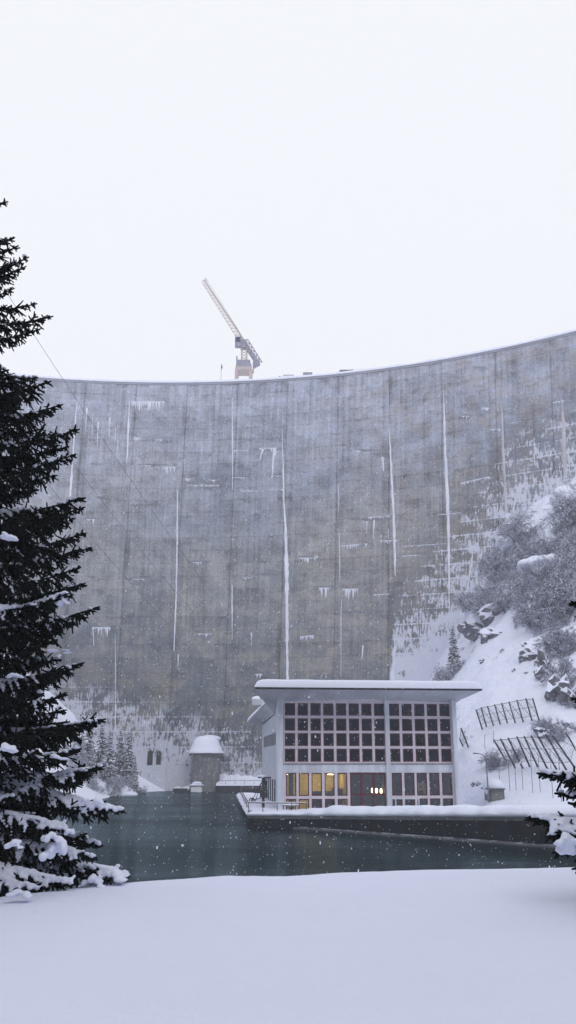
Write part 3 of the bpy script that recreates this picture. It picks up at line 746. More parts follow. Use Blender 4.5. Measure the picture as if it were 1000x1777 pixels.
# entrance: three leaves with a transom
dz1 = zz(1341); dzt = zz(1379)
mb = MB(); ya, yb = RC - .0, RC + .12; ex = [dx0 + .01, dx0 + (dx1 - dx0) * .32, dx0 + (dx1 - dx0) * .66, dx1 - .04]
for k, x in enumerate(ex): mb.box(x - (0 if k == 0 else .09), x + (.12 if k < 3 else 0), ya, yb, 0, dz1)
for k in range(3):
    a, b = ex[k] + .12, ex[k + 1] - .09
    if k == 2: b = ex[3] - .09
    mb.box(a, b, ya + .01, yb - .01, dz1 - .16, dz1 - .002); mb.box(a, b, ya + .01, yb - .01, dzt - .09, dzt + .09); mb.box(a, b, ya + .01, yb - .01, 0, .3)
door = lb('entrance_door', M_red, mb=mb)
lb('pane', M_glass_low, [(ex[0] + .1, ex[3] - .1, RC + .05, RC + .062, .3, dz1 - .1)], parent=door)
lb('handle', M_grey_metal, [(ex[2] - .03, ex[2] + .03, RC - .09, RC - .002, 1.0, 1.5)], parent=door)
# interior: lit room, lobby, office, upper hall
xm = gl5[4][1] + .18
lb('interior_floor', M_inter, [(xA, XW - .4, RC + .5, DEP - .4, 0, .06)])
lb('interior_ceiling', M_inter, [(xA, XW - .4, RC + .35, DEP - .4, z_span + .02, z_span + .45)])
mb = MB(); mb.box(xA + .001, xm - .2, 6.5, 6.7, .07, z_span); mb.box(xA + .001, xA + .2, RC + .55, 6.49, .07, z_span); mb.box(xm - .2, xm, RC + .2, 6.7, .07, z_span)
lb('yellow_room_wall', M_yellow, mb=mb)
mb = MB(); mb.box(1.45, 1.7, 2.4, 2.7, .07, z_span); mb.box(gl5[2][0] - .1, gl5[3][1] + .05, 1.55, 2.0, .07, 2.05); mb.box(gl5[0][0] + .35, gl5[0][0] + .6, 1.5, 1.7, .07, z_span); mb.box(xm - 1.3, xm - .3, 3.2, 3.6, .07, 2.3)
lb('cabinet', M_inter, mb=mb)
mb = MB(); mb.box(.9, 1.25, 3.4, 3.8, z_span - .22, z_span - .05); mb.box(xm - 1.6, xm - .6, 4.0, 4.4, z_span - .25, z_span - .05); mb.box(2.4, 5.6, 4.6, 4.9, z_span - .12, z_span - .02)
lb('ceiling_light', M_ceil, mb=mb)
mb = MB(); mb.box(xm + .01, dx1 + .3, 5.0, 5.2, .07, z_span); mb.box(dx1 + .3, dx1 + .5, RC + .6, 9.0, .07, z_span)
mb.box(dx1 + .51, XW - .5, 5.2, 5.4, .07, z_span); lb('interior_wall', M_inter, mb=mb)
c = gr5[2]; MB_ = MB(); MB_.box(c[0] + .1, c[1] + .55, 2.6, 2.66, .8, 2.75)
lb('yellow_panel', M_yellow, mb=MB_)
mb = MB(); mb.box(c[0] + .6, c[0] + .95, 2.5, 2.58, 1.75, 2.05); mb.box(c[0] + .7, c[0] + .82, 2.5, 2.57, 2.3, 2.45); mb.box(c[0] + .15, c[0] + .7, 2.5, 2.57, .95, 1.05); lb('notice', M_slot, mb=mb)
lb('ceiling_light', M_ceil, [(c[0] - .3, c[0] + .5, 1.9, 2.0, z_span - .1, z_span - .02)])
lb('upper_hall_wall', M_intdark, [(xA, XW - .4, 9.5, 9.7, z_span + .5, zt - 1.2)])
# blinds drawn behind some of the upper panes
M_blind2 = pm('violet_brown_curtain', (.06, .048, .06), (.095, .08, .10), 1.2, .8, .2, scale3=(4, 1, .5))
def blind(c, r_, f=1.0):
    lb('blind', random.choice((M_blind, M_blind, M_blind2)), [(c[0] + .02, c[1] - .02, RC + .2, RC + .22, r_[0] + (1 - f) * (r_[1] - r_[0]), r_[1])])
for k, c in enumerate(cl + cr):
    for j, r_ in enumerate(rows):
        if random.random() < (.62 if k < 8 else .3): blind(c, r_, random.choice((1, 1, 1, .7)))
for c in (gr5[0], gr5[1]): lb('blind', M_blind, [(c[0] + .02, c[1] - .02, RC + .3, RC + .32, .6, 2.1)])
for c in gr5: lb('blind', M_blind, [(c[0] + .02, c[1] - .02, RC + .2, RC + .22, .1, zbot[1])])
# lobby lamps, each a thing of its own
for k, (px, py) in enumerate(((646.5, 1371), (653.5, 1371.5), (661.5, 1372))):
    x, z = loc(px, py, 3.0); wp = BO + EX * x + EY * 3.0 + np.array([0, 0, z])
    L = empty('lobby_lamp', wp + (0, 0, .35), ('left glowing lamp of three behind the entrance door', 'middle glowing lamp of three behind the entrance door', 'right glowing lamp of three behind the entrance door')[k], 'lamp', 'lamps glowing in the lobby')
    mb = MB(); mb.tube([wp + (0, 0, -.26), wp + (0, 0, -.18), wp + (0, 0, .12), wp + (0, 0, .2)], [.07, .12, .12, .06], 10); mb.build('lamp_shade', M_lampw, L, smooth=True)
    mb = MB(); mb.tube([wp + (0, 0, .2), wp + (0, 0, 2.6 - z)], .015, 6); mb.build('cord', M_metal, L)
# roof: folded sheet with flared eaves
zr_f = loc(600, 1196.5, -3.2)[1]
xlf, xrf = loc(443, 1197, -3.2)[0], loc(836, 1196, -3.2)[0]
xlm, zlm = loc(461.5, 1223, 6.5); xlb, zlb = loc(430, 1255, DEP + 1)
st = [(-3.2, xlf, zr_f, zr_f, xrf, zr_f), (0, xlf * .62 + xlm * .38, zr_f - .35, zt + .02, xrf - .5, zr_f - .4), (6.5, xlm, zlm, zw_f + .05, XW + .75, zlm), (DEP + 1, xlb, zlb, zw_b + .12, XW + 2.2, zlb)]
def roof_g(off=0.0):
    rows_ = []
    T_ = np.linspace(-3.2, DEP + 1, 27)
    for t_ in T_:
        v = [np.interp(t_, [s[0] for s in st], [s[i] for s in st]) for i in range(1, 6)]
        xl_, zl_, zm_, xr_, zr_ = v
        zm_ = np.interp(t_, [-3.2, 0, 4, 6.5, DEP + 1], [zr_f, zt + .04, side_top(4) + .05, zw_f + .03, zw_b + .12])
        rows_.append([[xl_, t_, zl_ + off], [-.06, t_, zm_ + off], [XW * .5, t_, zm_ + .25 * (t_ > 0) + off], [XW + .06, t_, zm_ + off], [xr_, t_, zr_ + off]])
    return np.array(rows_)
g0, g1 = roof_g(0), roof_g(.14)
mb = MB(); mb.grid(g0); mb.grid(g1, flip=True)
for a, b in ((g0[0], g1[0]), (g1[-1], g0[-1]), (g1[:, 0], g0[:, 0]), (g0[:, -1], g1[:, -1])): mb.grid(np.stack([a, b]))
roof = lb('roof', M_soffit, mb=mb)
mb = MB(); mb.box(xlf - .03, xrf + .03, -3.26, -3.204, zr_f - .03, zr_f + .15); lb('gutter_edge', M_metal, mb=mb, parent=roof)
# snow on the roof
def roof_snow():
    T_ = np.concatenate([[-3.42, -3.40, -3.3, -3.12, -2.8, -2.3], np.linspace(-1.6, DEP + .8, 22), [DEP + 1.15, DEP + 1.2]])
    S = []
    for t_ in T_:
        tt = min(max(t_, -3.2), DEP + 1)
        v = [np.interp(tt, [s[0] for s in st], [s[i] for s in st]) for i in range(1, 6)]
        xl_, zl_, zm_, xr_, zr_ = v
        df = min(t_ + 3.42, DEP + 1.2 - t_)
        thick = .80 if t_ < 1 else np.interp(t_, [1, 6, DEP], [.80, .55, .60])
        row = []
        w = xr_ - xl_
        fr_ = np.concatenate([[-.004, -.002, .004, .012, .028, .05], np.linspace(.08, .92, 24), [.95, .972, .988, .996, 1.002, 1.004]])
        for f in fr_:
            x = xl_ + w * f; de = min(x - xl_, xr_ - x) + .1
            zc = np.interp(x, [xl_, -.06, XW * .5, XW + .06, xr_], [zl_, zm_, zm_ + .25 * (t_ > 0), zm_, zr_]) + .145
            if de < .05: h = 0
            else: h = thick * (1 - math.exp(-max(0, de) / (.22 if t_ < 1 else .10))) * (1 - math.exp(-max(0, df) / .11))
            if df <= 0.001: h = 0
            h *= 1 + .05 * mnoise.noise(Vector((x * .5, t_ * .5, 0)))
            row.append([x, t_, zc + h + .002])
        S.append(row)
    return np.array(S)
lb('roof_snow', M_snow, mb=MB().grid(roof_snow(), flip=True), smooth=True, parent=roof)
# small vent box sticking out beside the left eave, with its own snow cap
x, z = loc(443, 1218, 10)
mb = MB(); mb.box(x - .3, x + 1.6, 9.6, 10.6, z - .35, z + .25); vb_ = lb('roof_vent', M_soffit, mb=mb)
mb = MB(); blob(mb, (x + .1, 10.1, z + .28), .48, .5, .36, ICO2); lb('snow_cap', M_snow, mb=mb, parent=vb_, smooth=True)

# ------------------------------------------------------------------ things on the quay
def quay_rail():
    q = empty('quay_railing', at(437, 1409, 86.0), 'thin dark railing with posts around the snowy quay corner left of the powerhouse', 'railing')
    zt_ = -3.45; A = np.array([-3.5, 86.0]); Bp = np.array([1.6, 84.75]); Cc = np.array([-4.35, 93.0]); D = np.array([-6.8, 135.5])
    mb = MB()
    mb.tube([(1.6, 84.75, zt_), (-3.5, 86.0, zt_)], .045, 6); mb.tube([(-3.5, 86.0, zt_), (-4.1, 94.5, zt_ + .02)], .04, 6); mb.tube([(-4.1, 94.5, zt_), (-6.8, 135.5, zt_)], .05, 6)
    mb.tube([(-6.8, 135.5, zt_), (-3.4, 136, zt_)], .05, 6)
    mb.build('handrail', M_rust, q)
    mb = MB(); mb.tube([(-3.5, 86.0, zt_ - .45), (-6.8, 135.5, zt_ - .45)], .035, 6); mb.build('mid_rail', M_rust, q)
    pts = [A + (Bp - A) * k / 4 for k in range(5)] + [A + (D - A) * k / 7 for k in range(1, 8)]
    for p in pts: MB().tube([(p[0], p[1], -4.6), (p[0], p[1], zt_ - .02)], .035, 6).build('post', M_metal, q)
    mb = MB(); mb.grid(np.array([[[x_, y_, zt_ + .045], [x_ + .02, y_ + .03, zt_ + .1], [x_ + .04, y_ + .07, zt_ + .045]] for x_, y_ in [(-3.5 + 5.1 * k / 12, 86.0 - 1.25 * k / 12 - .035) for k in range(13)]])); mb.build('rail_snow', M_snow, q)
quay_rail()
# side walkway snow, with thick rim
g = []
for k in range(40):
    f = k / 39; a = np.array([-3.4, 86.3]) * (1 - f) + np.array([-6.9, 136]) * f; n_ = .05 * mnoise.noise(Vector((k * .3, 1, 0)))
    g.append([[a[0] - .25, a[1], -4.6], [a[0] - .3, a[1], -4.35 + n_], [a[0] - .05, a[1], -4.12 + n_], [a[0] + 1.2, a[1], -4.18 - n_], [a[0] + 3.2, a[1], -4.2 + n_]])
tag(MB().grid(np.array(g)).build('walkway_snow', M_snow, smooth=True), kind='structure')
def hoist():
    b = at(456.5, 1399, 91.5); b[2] = -4.2; h = 2.75
    q = empty('winch_hoist', b, 'dark snow-dusted gate hoist frame with struts and handwheel beside the railing', 'hoist')
    mb = MB(); mb.box(b[0] - .12, b[0] + .16, b[1] - .12, b[1] + .12, b[2] - .4, b[2] + h); mb.box(b[0] - .3, b[0] + .45, b[1] - .25, b[1] + .25, b[2] + 1.0, b[2] + 1.75); mb.box(b[0] - .02, b[0] + .34, b[1] - .2, b[1] + .2, b[2] + 1.75, b[2] + 2.5)
    mb.build('column', M_metal, q)
    for dx in (-.9, -.55):
        MB().tube([b + (dx - .2, 0, .6), b + (-.05, 0, 2.6)], .035, 6).build('strut', M_metal, q)
        MB().tube([b + (dx - .2, .3, .6), b + (-.05, .1, 2.6)], .03, 6).build('strut', M_grey_metal, q)
    mb = MB(); mb.box(b[0] - .5, b[0] + .75, b[1] - .2, b[1] + .25, b[2] + h, b[2] + h + .13); mb.build('top_beam', M_metal, q)
    mb = MB(); blob(mb, b + (-.12, 0, h + .17), .42, .25, .16, ICO2); mb.build('snow_cap', M_snow, q, smooth=True)
    mb = MB(); th_ = np.linspace(0, 2 * math.pi, 17); mb.tube([b + (-1.05 + .22 * math.cos(a), -.1, .75 + .22 * math.sin(a)) for a in th_], .05, 6, caps=False)
    mb.tube([b + (-1.05, -.1, .75), b + (-.2, 0, .95)], .05, 6); mb.box(b[0] - 1.12, b[0] - .98, b[1] - .15, b[1] - .05, b[2] + .53, b[2] + .97); mb.build('handwheel', M_metal, q)
hoist()
def table():
    a = at(489, 1397.5, 86.8); b_ = at(520, 1397.5, 86.5)
    z = a[2]; q = empty('quay_table', ((a[0] + b_[0]) / 2, a[1], -4.3), 'long low table under a thin sheet of snow behind the quay railing', 'table')
    mb = MB(); mb.box(a[0], b_[0], a[1] - .3, a[1] + .4, z - .05, z); mb.build('table_top', M_metal, q)
    for x_ in (a[0] + .15, b_[0] - .15):
        for y_ in (a[1] - .22, a[1] + .32): MB().box(x_ - .04, x_ + .04, y_ - .04, y_ + .04, -4.5, z - .05).build('leg', M_metal, q)
    mb = MB(); blob(mb, ((a[0] + b_[0]) / 2, a[1] + .05, z + .03), (b_[0] - a[0]) / 2 * .97, .35, .12, ICO3, jit=.02); mb.build('snow_cover', M_snow, q, smooth=True)
    a = at(609, 1402.2, 85); b_ = at(628, 1402, 85); q = empty('snowed_bench', ((a[0] + b_[0]) / 2, 84.4, -4.5), 'low bench almost buried in snow in front of the entrance door', 'bench')
    mb = MB(); mb.box(a[0], b_[0], 83.2, 83.7, a[2] - .04, a[2] + .04); mb.build('seat', M_metal, q)
    for x_ in (a[0] + .1, b_[0] - .1): MB().box(x_ - .05, x_ + .05, 83.3, 83.6, -4.4, a[2] - .04).build('leg', M_metal, q)
table()
# white metal frame standing before the right ground-floor windows
x0, z0 = loc(679, 1385, -.6); x1 = loc(728, 1385, -.6)[0]
q = empty('white_guard_frame', BO + EX * (x0 + x1) / 2 + EY * -.6, 'white metal guard frame standing before the right ground-floor windows', 'frame')
def lw(name, mat, boxes, parent):
    mb = MB(); M_ = Matrix.Translation(Vector([float(v) for v in BO])) @ Matrix.Rotation(YAW, 4, 'Z')
    for b in boxes: mb.box(*b, M=M_)
    return mb.build(name, mat, parent)
lw('top_rail', M_plaster, [(x0, x1, -.64, -.56, z0 - .1, z0)], q)
for xx_ in (x0, x0 + .38, x1 - .1): lw('post', M_plaster, [(xx_, xx_ + .09, -.63, -.57, 0, z0 - .1)], q)
# street lamp and hut on the right
def street_lamp():
    b = at(849, 1390, 87.0); q = empty('street_lamp', b - (0, 0, .4), 'slim grey street lamp with a curved arm beside the little concrete hut', 'street lamp')
    pts = [at(849, 1392, 87)] + [at(*a) for a in ((846.5, 1360, 87), (844, 1325, 87), (842.5, 1315, 87), (838.5, 1310, 87), (832, 1308, 87), (827, 1307.5, 87))]
    MB().tube(pts, [.075, .065, .055, .05, .045, .04, .035], 8).build('pole', M_grey_metal, q, smooth=True)
    c = at(825, 1307.2, 87); mb = MB(); blob(mb, c, .26, .10, .06, ICO2, jit=0); mb.build('lamp_head', M_metal, q, smooth=True)
    mb = MB(); blob(mb, c + (0.03, 0, .05), .2, .08, .035, ICO2); mb.build('snow_cap', M_snow, q, smooth=True)
street_lamp()
def hut():
    a = at(853, 1391, 88.5); b = at(875, 1368, 88.5); q = empty('concrete_hut', (a[0], a[1], a[2] - .6), 'small grey concrete hut half buried in the snow bank at the foot of the slope', 'hut')
    mb = MB(); mb.box(a[0], b[0], 88.5, 91.5, a[2] - .6, b[2] - .13); mb.build('wall', pm('hut_concrete', (.14, .145, .14), (.22, .22, .21), 1, .9, .3), q)
    mb = MB(); mb.box(a[0] - .27, b[0] + .06, 88.3, 91.6, b[2] - .13, b[2]); mb.build('roof', M_conc_dark, q)
    mb = MB(); mb.box(a[0] - .24, a[0] - .12, 88.4, 88.55, a[2] - .4, b[2] - .13); mb.build('post', M_metal, q)
    mb = MB(); blob(mb, ((a[0] + b[0]) / 2, 90.2, b[2] + .05), .95, 1.7, .85, ICO3, jit=.02); mb.build('snow_cap', M_snow, q, smooth=True)
hut()

# ------------------------------------------------------------------ intake tower and landing at the dam foot
def tower():
    c = at(354, 1371, 191.5); rr = 2.95
    top = at(354, 1311.5, 191.5)[2]; q = empty('intake_tower', (c[0], c[1], ZW - 1), 'squat round concrete tower under a tall dome of snow at the dam foot', 'tower')
    th_ = np.linspace(0, 2 * math.pi, 33)
    mb = MB(); prof = [(rr, ZW - 1.5), (rr, top)]
    cy = c[1] + 3
    def rev(prof, name, mat, smooth=False, jitter=0):
        g = np.array([[[c[0] + r_ * math.cos(a) * 1.0, cy + r_ * math.sin(a), z_] for (r_, z_) in prof] for a in th_])
        return MB().grid(g, flip=False).build(name, mat, q, smooth=smooth)
    tb = NT('rimed_concrete'); tob = tb.obj(); tn = tb.noise(tob, .9, 6, .72, (1, 1, .5)); tn2 = tb.noise(tob, 3.0, 5, .75, (1, 1, .4))
    tcol = tb.mix(tb.map(tn, .35, .65), (.10, .105, .115), (.21, .21, .21)); tcol = tb.mix(tb.map(tn2, .56, .68, 0, .6), tcol, (.55, .58, .68)); tb.pbr(tcol, .85, tb.bump(tn2, .5, .1))
    rev(prof, 'tower_body', tb.m)
    rev([(rr, top + .002), (rr + .55, top + .05), (rr + .55, top + .22), (.01, top + .26)], 'cornice', M_conc_dark)
    rev([(rr + .3, top + .23), (rr + .3, top + .5), (rr + .02, top + .52), (rr + .02, top + .55)], 'cornice_band', M_slot)
    H = at(354, 1276, 191.5)[2] - top
    rev([(rr + .7, top + .5), (rr + .72, top + .8), (rr + .3, top + 1.15), (rr - .05, top + H * .5), (rr - .4, top + H * .74), (rr - .9, top + H * .9), (rr - 1.6, top + H * .98), (.01, top + H)], 'snow_dome', M_snow, True)
    mb = MB(); blob(mb, (c[0] + .5, cy + 3.2, top + H - .55), 2.3, 2.6, .8, ICO3, jit=.03); mb.build('snow_bridge', M_snow, q, smooth=True)
tower()
def landing():
    a = at(297, 1372, 192); b = at(455, 1368, 192)
    q = empty('foot_wall', ((a[0] + b[0]) / 2, 192, ZW - 1), 'low dark retaining wall with thin railing along the waterline right of the round tower', 'wall')
    x0 = at(375, 1372, 192)[0]; zt_ = at(400, 1363.5, 192)[2]
    MB().box(x0, b[0] + 8, 191.6, 199, ZW - 2, zt_).build('wall_body', M_wall, q)
    g = []
    for k in range(60):
        x = x0 + (b[0] + 8 - x0) * k / 59; n_ = mnoise.noise(Vector((k * .33, 2, 0)))
        g.append([[x, 191.5, zt_ + .003], [x, 191.5, zt_ + .2], [x, 192.6, zt_ + .45 + .2 * n_], [x, 195.5, zt_ + 1.6 + .5 * n_], [x, 199.5, zt_ + 3.6 + .4 * n_]])
    MB().grid(np.array(g), flip=False).build('snow_bank', M_snow_far, q, smooth=True)
    MB().tube([(x0, 191.7, zt_ + 1.0), (b[0] + 8, 191.7, zt_ + 1.0)], .04, 5).build('handrail', M_metal, q)
    for k in range(9):
        x = x0 + (b[0] + 6 - x0) * k / 8; MB().tube([(x, 191.7, zt_), (x, 191.7, zt_ + .98)], .035, 5).build('post', M_metal, q)
    for k, (p0, p1) in enumerate(((300, 315), (316, 329))):
        a = at(p0, 1372, 190.6); b_ = at(p1, 1366, 190.6)
        q = empty('floating_pontoon', ((a[0] + b_[0]) / 2, 191.5, ZW - .2), ('left of two small dark pontoons moored below the dam', 'right of two small dark pontoons, next to the white cabin')[k], 'pontoon', 'pontoons moored at the dam foot')
        MB().box(a[0], b_[0], 190.6, 192.4, ZW - .3, ZW + .62).build('hull', M_slot, q)
        mb = MB(); mb.box(a[0] - .06, b_[0] + .06, 190.5, 192.5, ZW + .622, ZW + .78); mb.build('deck', M_plaster2, q)
        mb = MB(); blob(mb, ((a[0] + b_[0]) / 2, 191.6, ZW + .8), (b_[0] - a[0]) / 2, .8, .18, ICO2); mb.build('snow_cover', M_snow, q, smooth=True)
    a = at(331.5, 1372.5, 189.5); b_ = at(350.5, 1365, 189.5)
    q = empty('pontoon_cabin', ((a[0] + b_[0]) / 2, 190.2, ZW - .2), 'small white cabin with a heap of snow on it floating before the tower', 'cabin')
    mb = MB(); mb.box(a[0], b_[0], 189.5, 191.3, ZW - .2, b_[2]); mb.build('wall', pm('white_paint', (.66, .68, .74), (.74, .76, .8), 1, .5, .1), q)
    mb = MB(); mb.box(a[0] - .1, b_[0] + .1, 189.4, 191.4, b_[2], b_[2] + .08); mb.build('roof', M_metal, q)
    mb = MB(); blob(mb, ((a[0] + b_[0]) / 2 - .1, 190.4, b_[2] + .22), 1.55, .9, .30, ICO2); blob(mb, ((a[0] + b_[0]) / 2, 190.4, b_[2] + .6), .95, .7, .38, ICO2); mb.build('snow_cover', M_snow, q, smooth=True)
landing()

# ------------------------------------------------------------------ crest: crane and bits
def crane():
    Yc = 214.0
    def A(px, py, dy=0): 
        p = at(px, py, Yc); p[1] += dy; return p
    base = A(423, 661); base[2] = 90.8
    q = empty('tower_crane', base, 'pale orange construction crane with raised lattice jib standing on the dam crest', 'crane')
    def lattice(name, p0, p1, w0, w1, n, mat, rr=.07):
        p0 = np.array(p0); p1 = np.array(p1); T = (p1 - p0) / np.linalg.norm(p1 - p0)
        sx_ = np.array([0, 1.0, 0]); sz_ = np.cross(T, sx_); sz_ /= np.linalg.norm(sz_)
        mb = MB(); rings = []
        for k in range(n + 1):
            f = k / n; w = w0 + (w1 - w0) * f; c = p0 + (p1 - p0) * f
            rings.append([c + sx_ * w * .5 - sz_ * w * .35, c - sx_ * w * .5 - sz_ * w * .35, c + sz_ * w * .6])
        for j in range(3): mb.tube([r_[j] for r_ in rings], rr, 5)
        for k in range(n):
            for j in range(3):
                mb.tube([rings[k][j], rings[k + 1][(j + 1) % 3]], rr * .6, 4, caps=False); mb.tube([rings[k][j], rings[k][(j + 1) % 3]], rr * .6, 4, caps=False)
        return mb.build(name, mat, q)
    lattice('jib', A(428, 603), A(354, 488), 1.35, .95, 20, M_crane, .085)
    mb = MB(); mb.tube([A(354, 488), A(356, 482), A(360, 488.5)], .07, 5); mb.tube([A(350.5, 487), A(358, 488)], .10, 5); mb.build('jib_head', M_crane_grey, q)
    lattice('counter_jib', A(424, 592), A(450, 632), 1.7, 1.5, 6, M_crane_grey, .12)
    mb = MB()
    for k in range(6):
        p = A(427 + k * 4.2, 597 + k * 6.3); mb.box(p[0] - .32, p[0] + .35, p[1] - .6, p[1] + .6, p[2] - .45, p[2] + .3)
    mb.build('winch_deck', M_crane_grey, q)
    mb = MB()
    for k in range(4):
        p = A(440.5 + k * 3.1, 634.5 - k * 1.7); mb.box(p[0] - .2, p[0] + .2, p[1] - .9, p[1] + .9, p[2] - .55, p[2] + .75)
    mb.build('ballast', M_crane_grey, q)
    a, b = A(408.5, 605), A(419, 589); mb = MB(); mb.box(a[0], b[0], Yc - 1.7, Yc - .2, a[2], b[2]); cab = mb.build('cab', M_crane_grey, q)
    mb = MB(); mb.box(a[0] + .15, b[0] - .15, Yc - 1.73, Yc - 1.71, a[2] + 1.0, b[2] - .2); w = mb.build('window', M_glass, q); w.parent = cab
    a, b = A(417.5, 607), A(427.5, 592); mb = MB(); mb.box(a[0], b[0], Yc - 1.0, Yc + 1.0, a[2] + .3, b[2]); mb.build('machinery_house', M_crane_grey, q)
    mb = MB()
    for px in (419.5, 428.5):
        for dy in (-.7, .7): mb.tube([A(px, 626, dy), A(px, 606, dy)], .14, 5)
    for k in range(4):
        y_ = 626 - 5 * k; mb.tube([A(419.5, y_, -.7), A(428.5, y_ - 5, -.7)], .08, 4); mb.tube([A(428.5, y_, -.7), A(419.5, y_ - 5, -.7)], .08, 4)
    mb.build('mast', M_crane, q)
    mb = MB(); a, b = A(410.5, 641), A(437, 626.5); mb.box(a[0], b[0], Yc - 1.8, Yc + 1.8, a[2], a[2] + .7); mb.box(a[0] + .3, b[0] - .3, Yc - 1.5, Yc + 1.5, a[2] + .7, b[2] - .3)
    mb.box(a[0], a[0] + .35, Yc - 1.9, Yc - 1.7, a[2] + .7, b[2] + .5); mb.build('machinery_deck', M_crane_grey, q)
    mb = MB(); a, b = A(409, 647), A(438, 641.5); mb.box(a[0], b[0], Yc - 2, Yc + 2, a[2], b[2]); mb.build('portal_beam', M_crane, q)
    for px in (411, 435.5):
        for dy in (-1.8, 1.8):
            p = A(px, 647, dy); MB().box(p[0] - .36, p[0] + .36, p[1] - .25, p[1] + .25, 90.3, A(px, 647)[2]).build('leg', M_crane, q)
    a, b = A(437, 643), A(441, 647); mb = MB(); mb.box(a[0], b[0], Yc - 1, Yc, b[2] - .2, a[2]); mb.build('side_platform', M_crane, q)
    p0, p1 = A(356, 483, -.1), A(433, 604, -.1); MB().tube([p0 + (0.25, 0, .1), p1], .03, 4).build('hoist_cable', M_cable, q)
crane()
def crest_items():
    Yc = lambda px: dam_pt(dam_hit(px, 670)[0], HC)[1]
    def bx(name, px0, px1, py0, py1, dep, label, cat, mat, mat2=None):
        Y = Yc((px0 + px1) / 2) + .6; a = at(px0, py1, Y); b = at(px1, py0, Y)
        q = empty(name, ((a[0] + b[0]) / 2, Y + dep / 2, 90.6), label, cat)
        mb = MB(); z0 = min(90.7, a[2]); mb.box(a[0], b[0], Y, Y + dep, z0, b[2]); mb.box(a[0] - .05, b[0] + .05, Y - .05, Y + dep + .05, b[2] - .12, b[2] - .02); mb.build('body', mat, q)
        mb = MB(); blob(mb, ((a[0] + b[0]) / 2, Y + dep / 2, b[2] + .03), (b[0] - a[0]) / 2 * .98, dep * .48, .22, ICO2, jit=.05); mb.build('snow_cap', M_snow, q, smooth=True)
        return q, a, b, Y
    q, a, b, Y = bx('site_container', 526.5, 542, 646, 655, 2.4, 'dark blue-grey site container with snow on top on the dam crest', 'container', M_crane_grey)
    for k in range(5): x = a[0] + (b[0] - a[0]) * (k + .5) / 5; MB().box(x - .05, x + .05, Y - .08, Y - .052, 90.8, b[2] - .2).build('rib', M_crane_grey, q)
    q, a, b, Y = bx('site_trailer', 492, 510, 650, 657, 2.2, 'pale snow-covered trailer with a drawbar on the crest right of the crane', 'trailer', M_plaster2)
    MB().tube([(a[0], Y + 1, 91.3), (at(484, 653, Y)[0], Y + 1, 91.7)], .09, 5).build('drawbar', M_metal, q)
    q, a, b, Y = bx('boom_lift', 590, 606, 641.5, 647.5, 2.0, 'grey machine with a flat boom lying along the crest right of the container', 'machine', M_grey_metal)
    MB().tube([at(584, 647, Y - .3), at(613, 641.5, Y - .3)], .12, 5).build('boom', M_metal, q)
    bx('equipment_crate', 474, 480, 655, 658.5, 1, 'tiny dark crate on the crest between crane and pale trailer', 'crate', M_metal)
    bx('timber_stack', 217, 229, 662.5, 665, 1.2, 'longer flat stack on the left part of the dam crest', 'stack', M_metal)
    bx('equipment_crate', 291, 295, 662.5, 665.5, .8, 'tiny dark crate alone on the crest left of the flag mast', 'crate', M_metal)
    bx('timber_stack', 328, 339, 663, 665.5, 1.2, 'short flat stack on the crest just left of the flag mast', 'stack', M_metal)
    Y = Yc(384) + .5; b = at(384, 662, Y); t_ = at(384, 631, Y)
    q = empty('flag_mast', (b[0], Y, 90.6), 'thin mast with a small drooping flag left of the crane', 'mast')
    MB().tube([(b[0], Y, 90.4), (t_[0], Y, t_[2])], .045, 5).build('pole', M_metal, q)
    mb = MB(); g = []
    for k in range(6): z = t_[2] - .1 - k * .26; w = (.15, .35, .42, .34, .25, .12)[k]; g.append([[t_[0], Y, z], [t_[0] + w * .5, Y + .1, z - .1], [t_[0] + w, Y, z - .25]])
    mb.grid(np.array(g)); G2 = np.array(g) + (0, .03, 0); mb.grid(G2, flip=True); mb.build('flag', M_crane_grey, q)
    Y = Yc(929) + .4; b = at(929, 592, Y); q = empty('marker_post', (b[0], Y, 90.6), 'tiny marker post on the right end of the dam crest', 'post')
    MB().tube([(b[0], Y, 90.4), (b[0], Y, at(929, 588, Y)[2])], .08, 6).build('post', M_metal, q); mb = MB(); blob(mb, (b[0], Y, at(929, 588, Y)[2]), .16, .16, .12); mb.build('cap', M_metal, q)
    Y = Yc(360); q = empty('crest_rail', (at(384, 662, Y)[0], Y, 90.6), 'low dark rail along the crest on both sides of the crane', 'rail')
    g0_ = [at(px, py, Yc(px) + .2) for px, py in ((385, 661.2), (405, 661), (425, 660.5), (458, 659.2))]
    MB().tube(g0_, .07, 5).build('rail_beam', M_rust, q)
    for p in g0_: MB().tube([(p[0], p[1], 90.6), p], .05, 5).build('post', M_rust, q)
crest_items()
# cables crossing in front of the wall
def cable(name, label, pts, sagp):
    P = np.array([at(*p) for p in pts]); n = 40; out = []
    for k in range(n + 1):
        f = k / n; p = P[0] * (1 - f) + P[-1] * f; p[2] -= sagp * 4 * f * (1 - f); out.append(p)
    o = MB().tube(out, .036, 5).build(name, M_cable); tag(o, label, 'cable', 'cables slanting down across the dam')
def endp(px, py): ph, z = dam_hit(px, py); p = dam_pt(ph, z, 0); return (px, py, p[1])
cable('steel_cable', 'long upper steel cable slanting from the sky left down across the dam', [(-60, 395, 120), endp(352, 1008)], 1.2)
cable('steel_cable', 'middle steel cable slanting across the dam below the longest one', [(-60, 545, 120), endp(335, 1062)], 1.4)
cable('steel_cable', 'lowest steel cable slanting across the left of the dam', [(-60, 650, 120), endp(290, 1080)], 1.4)

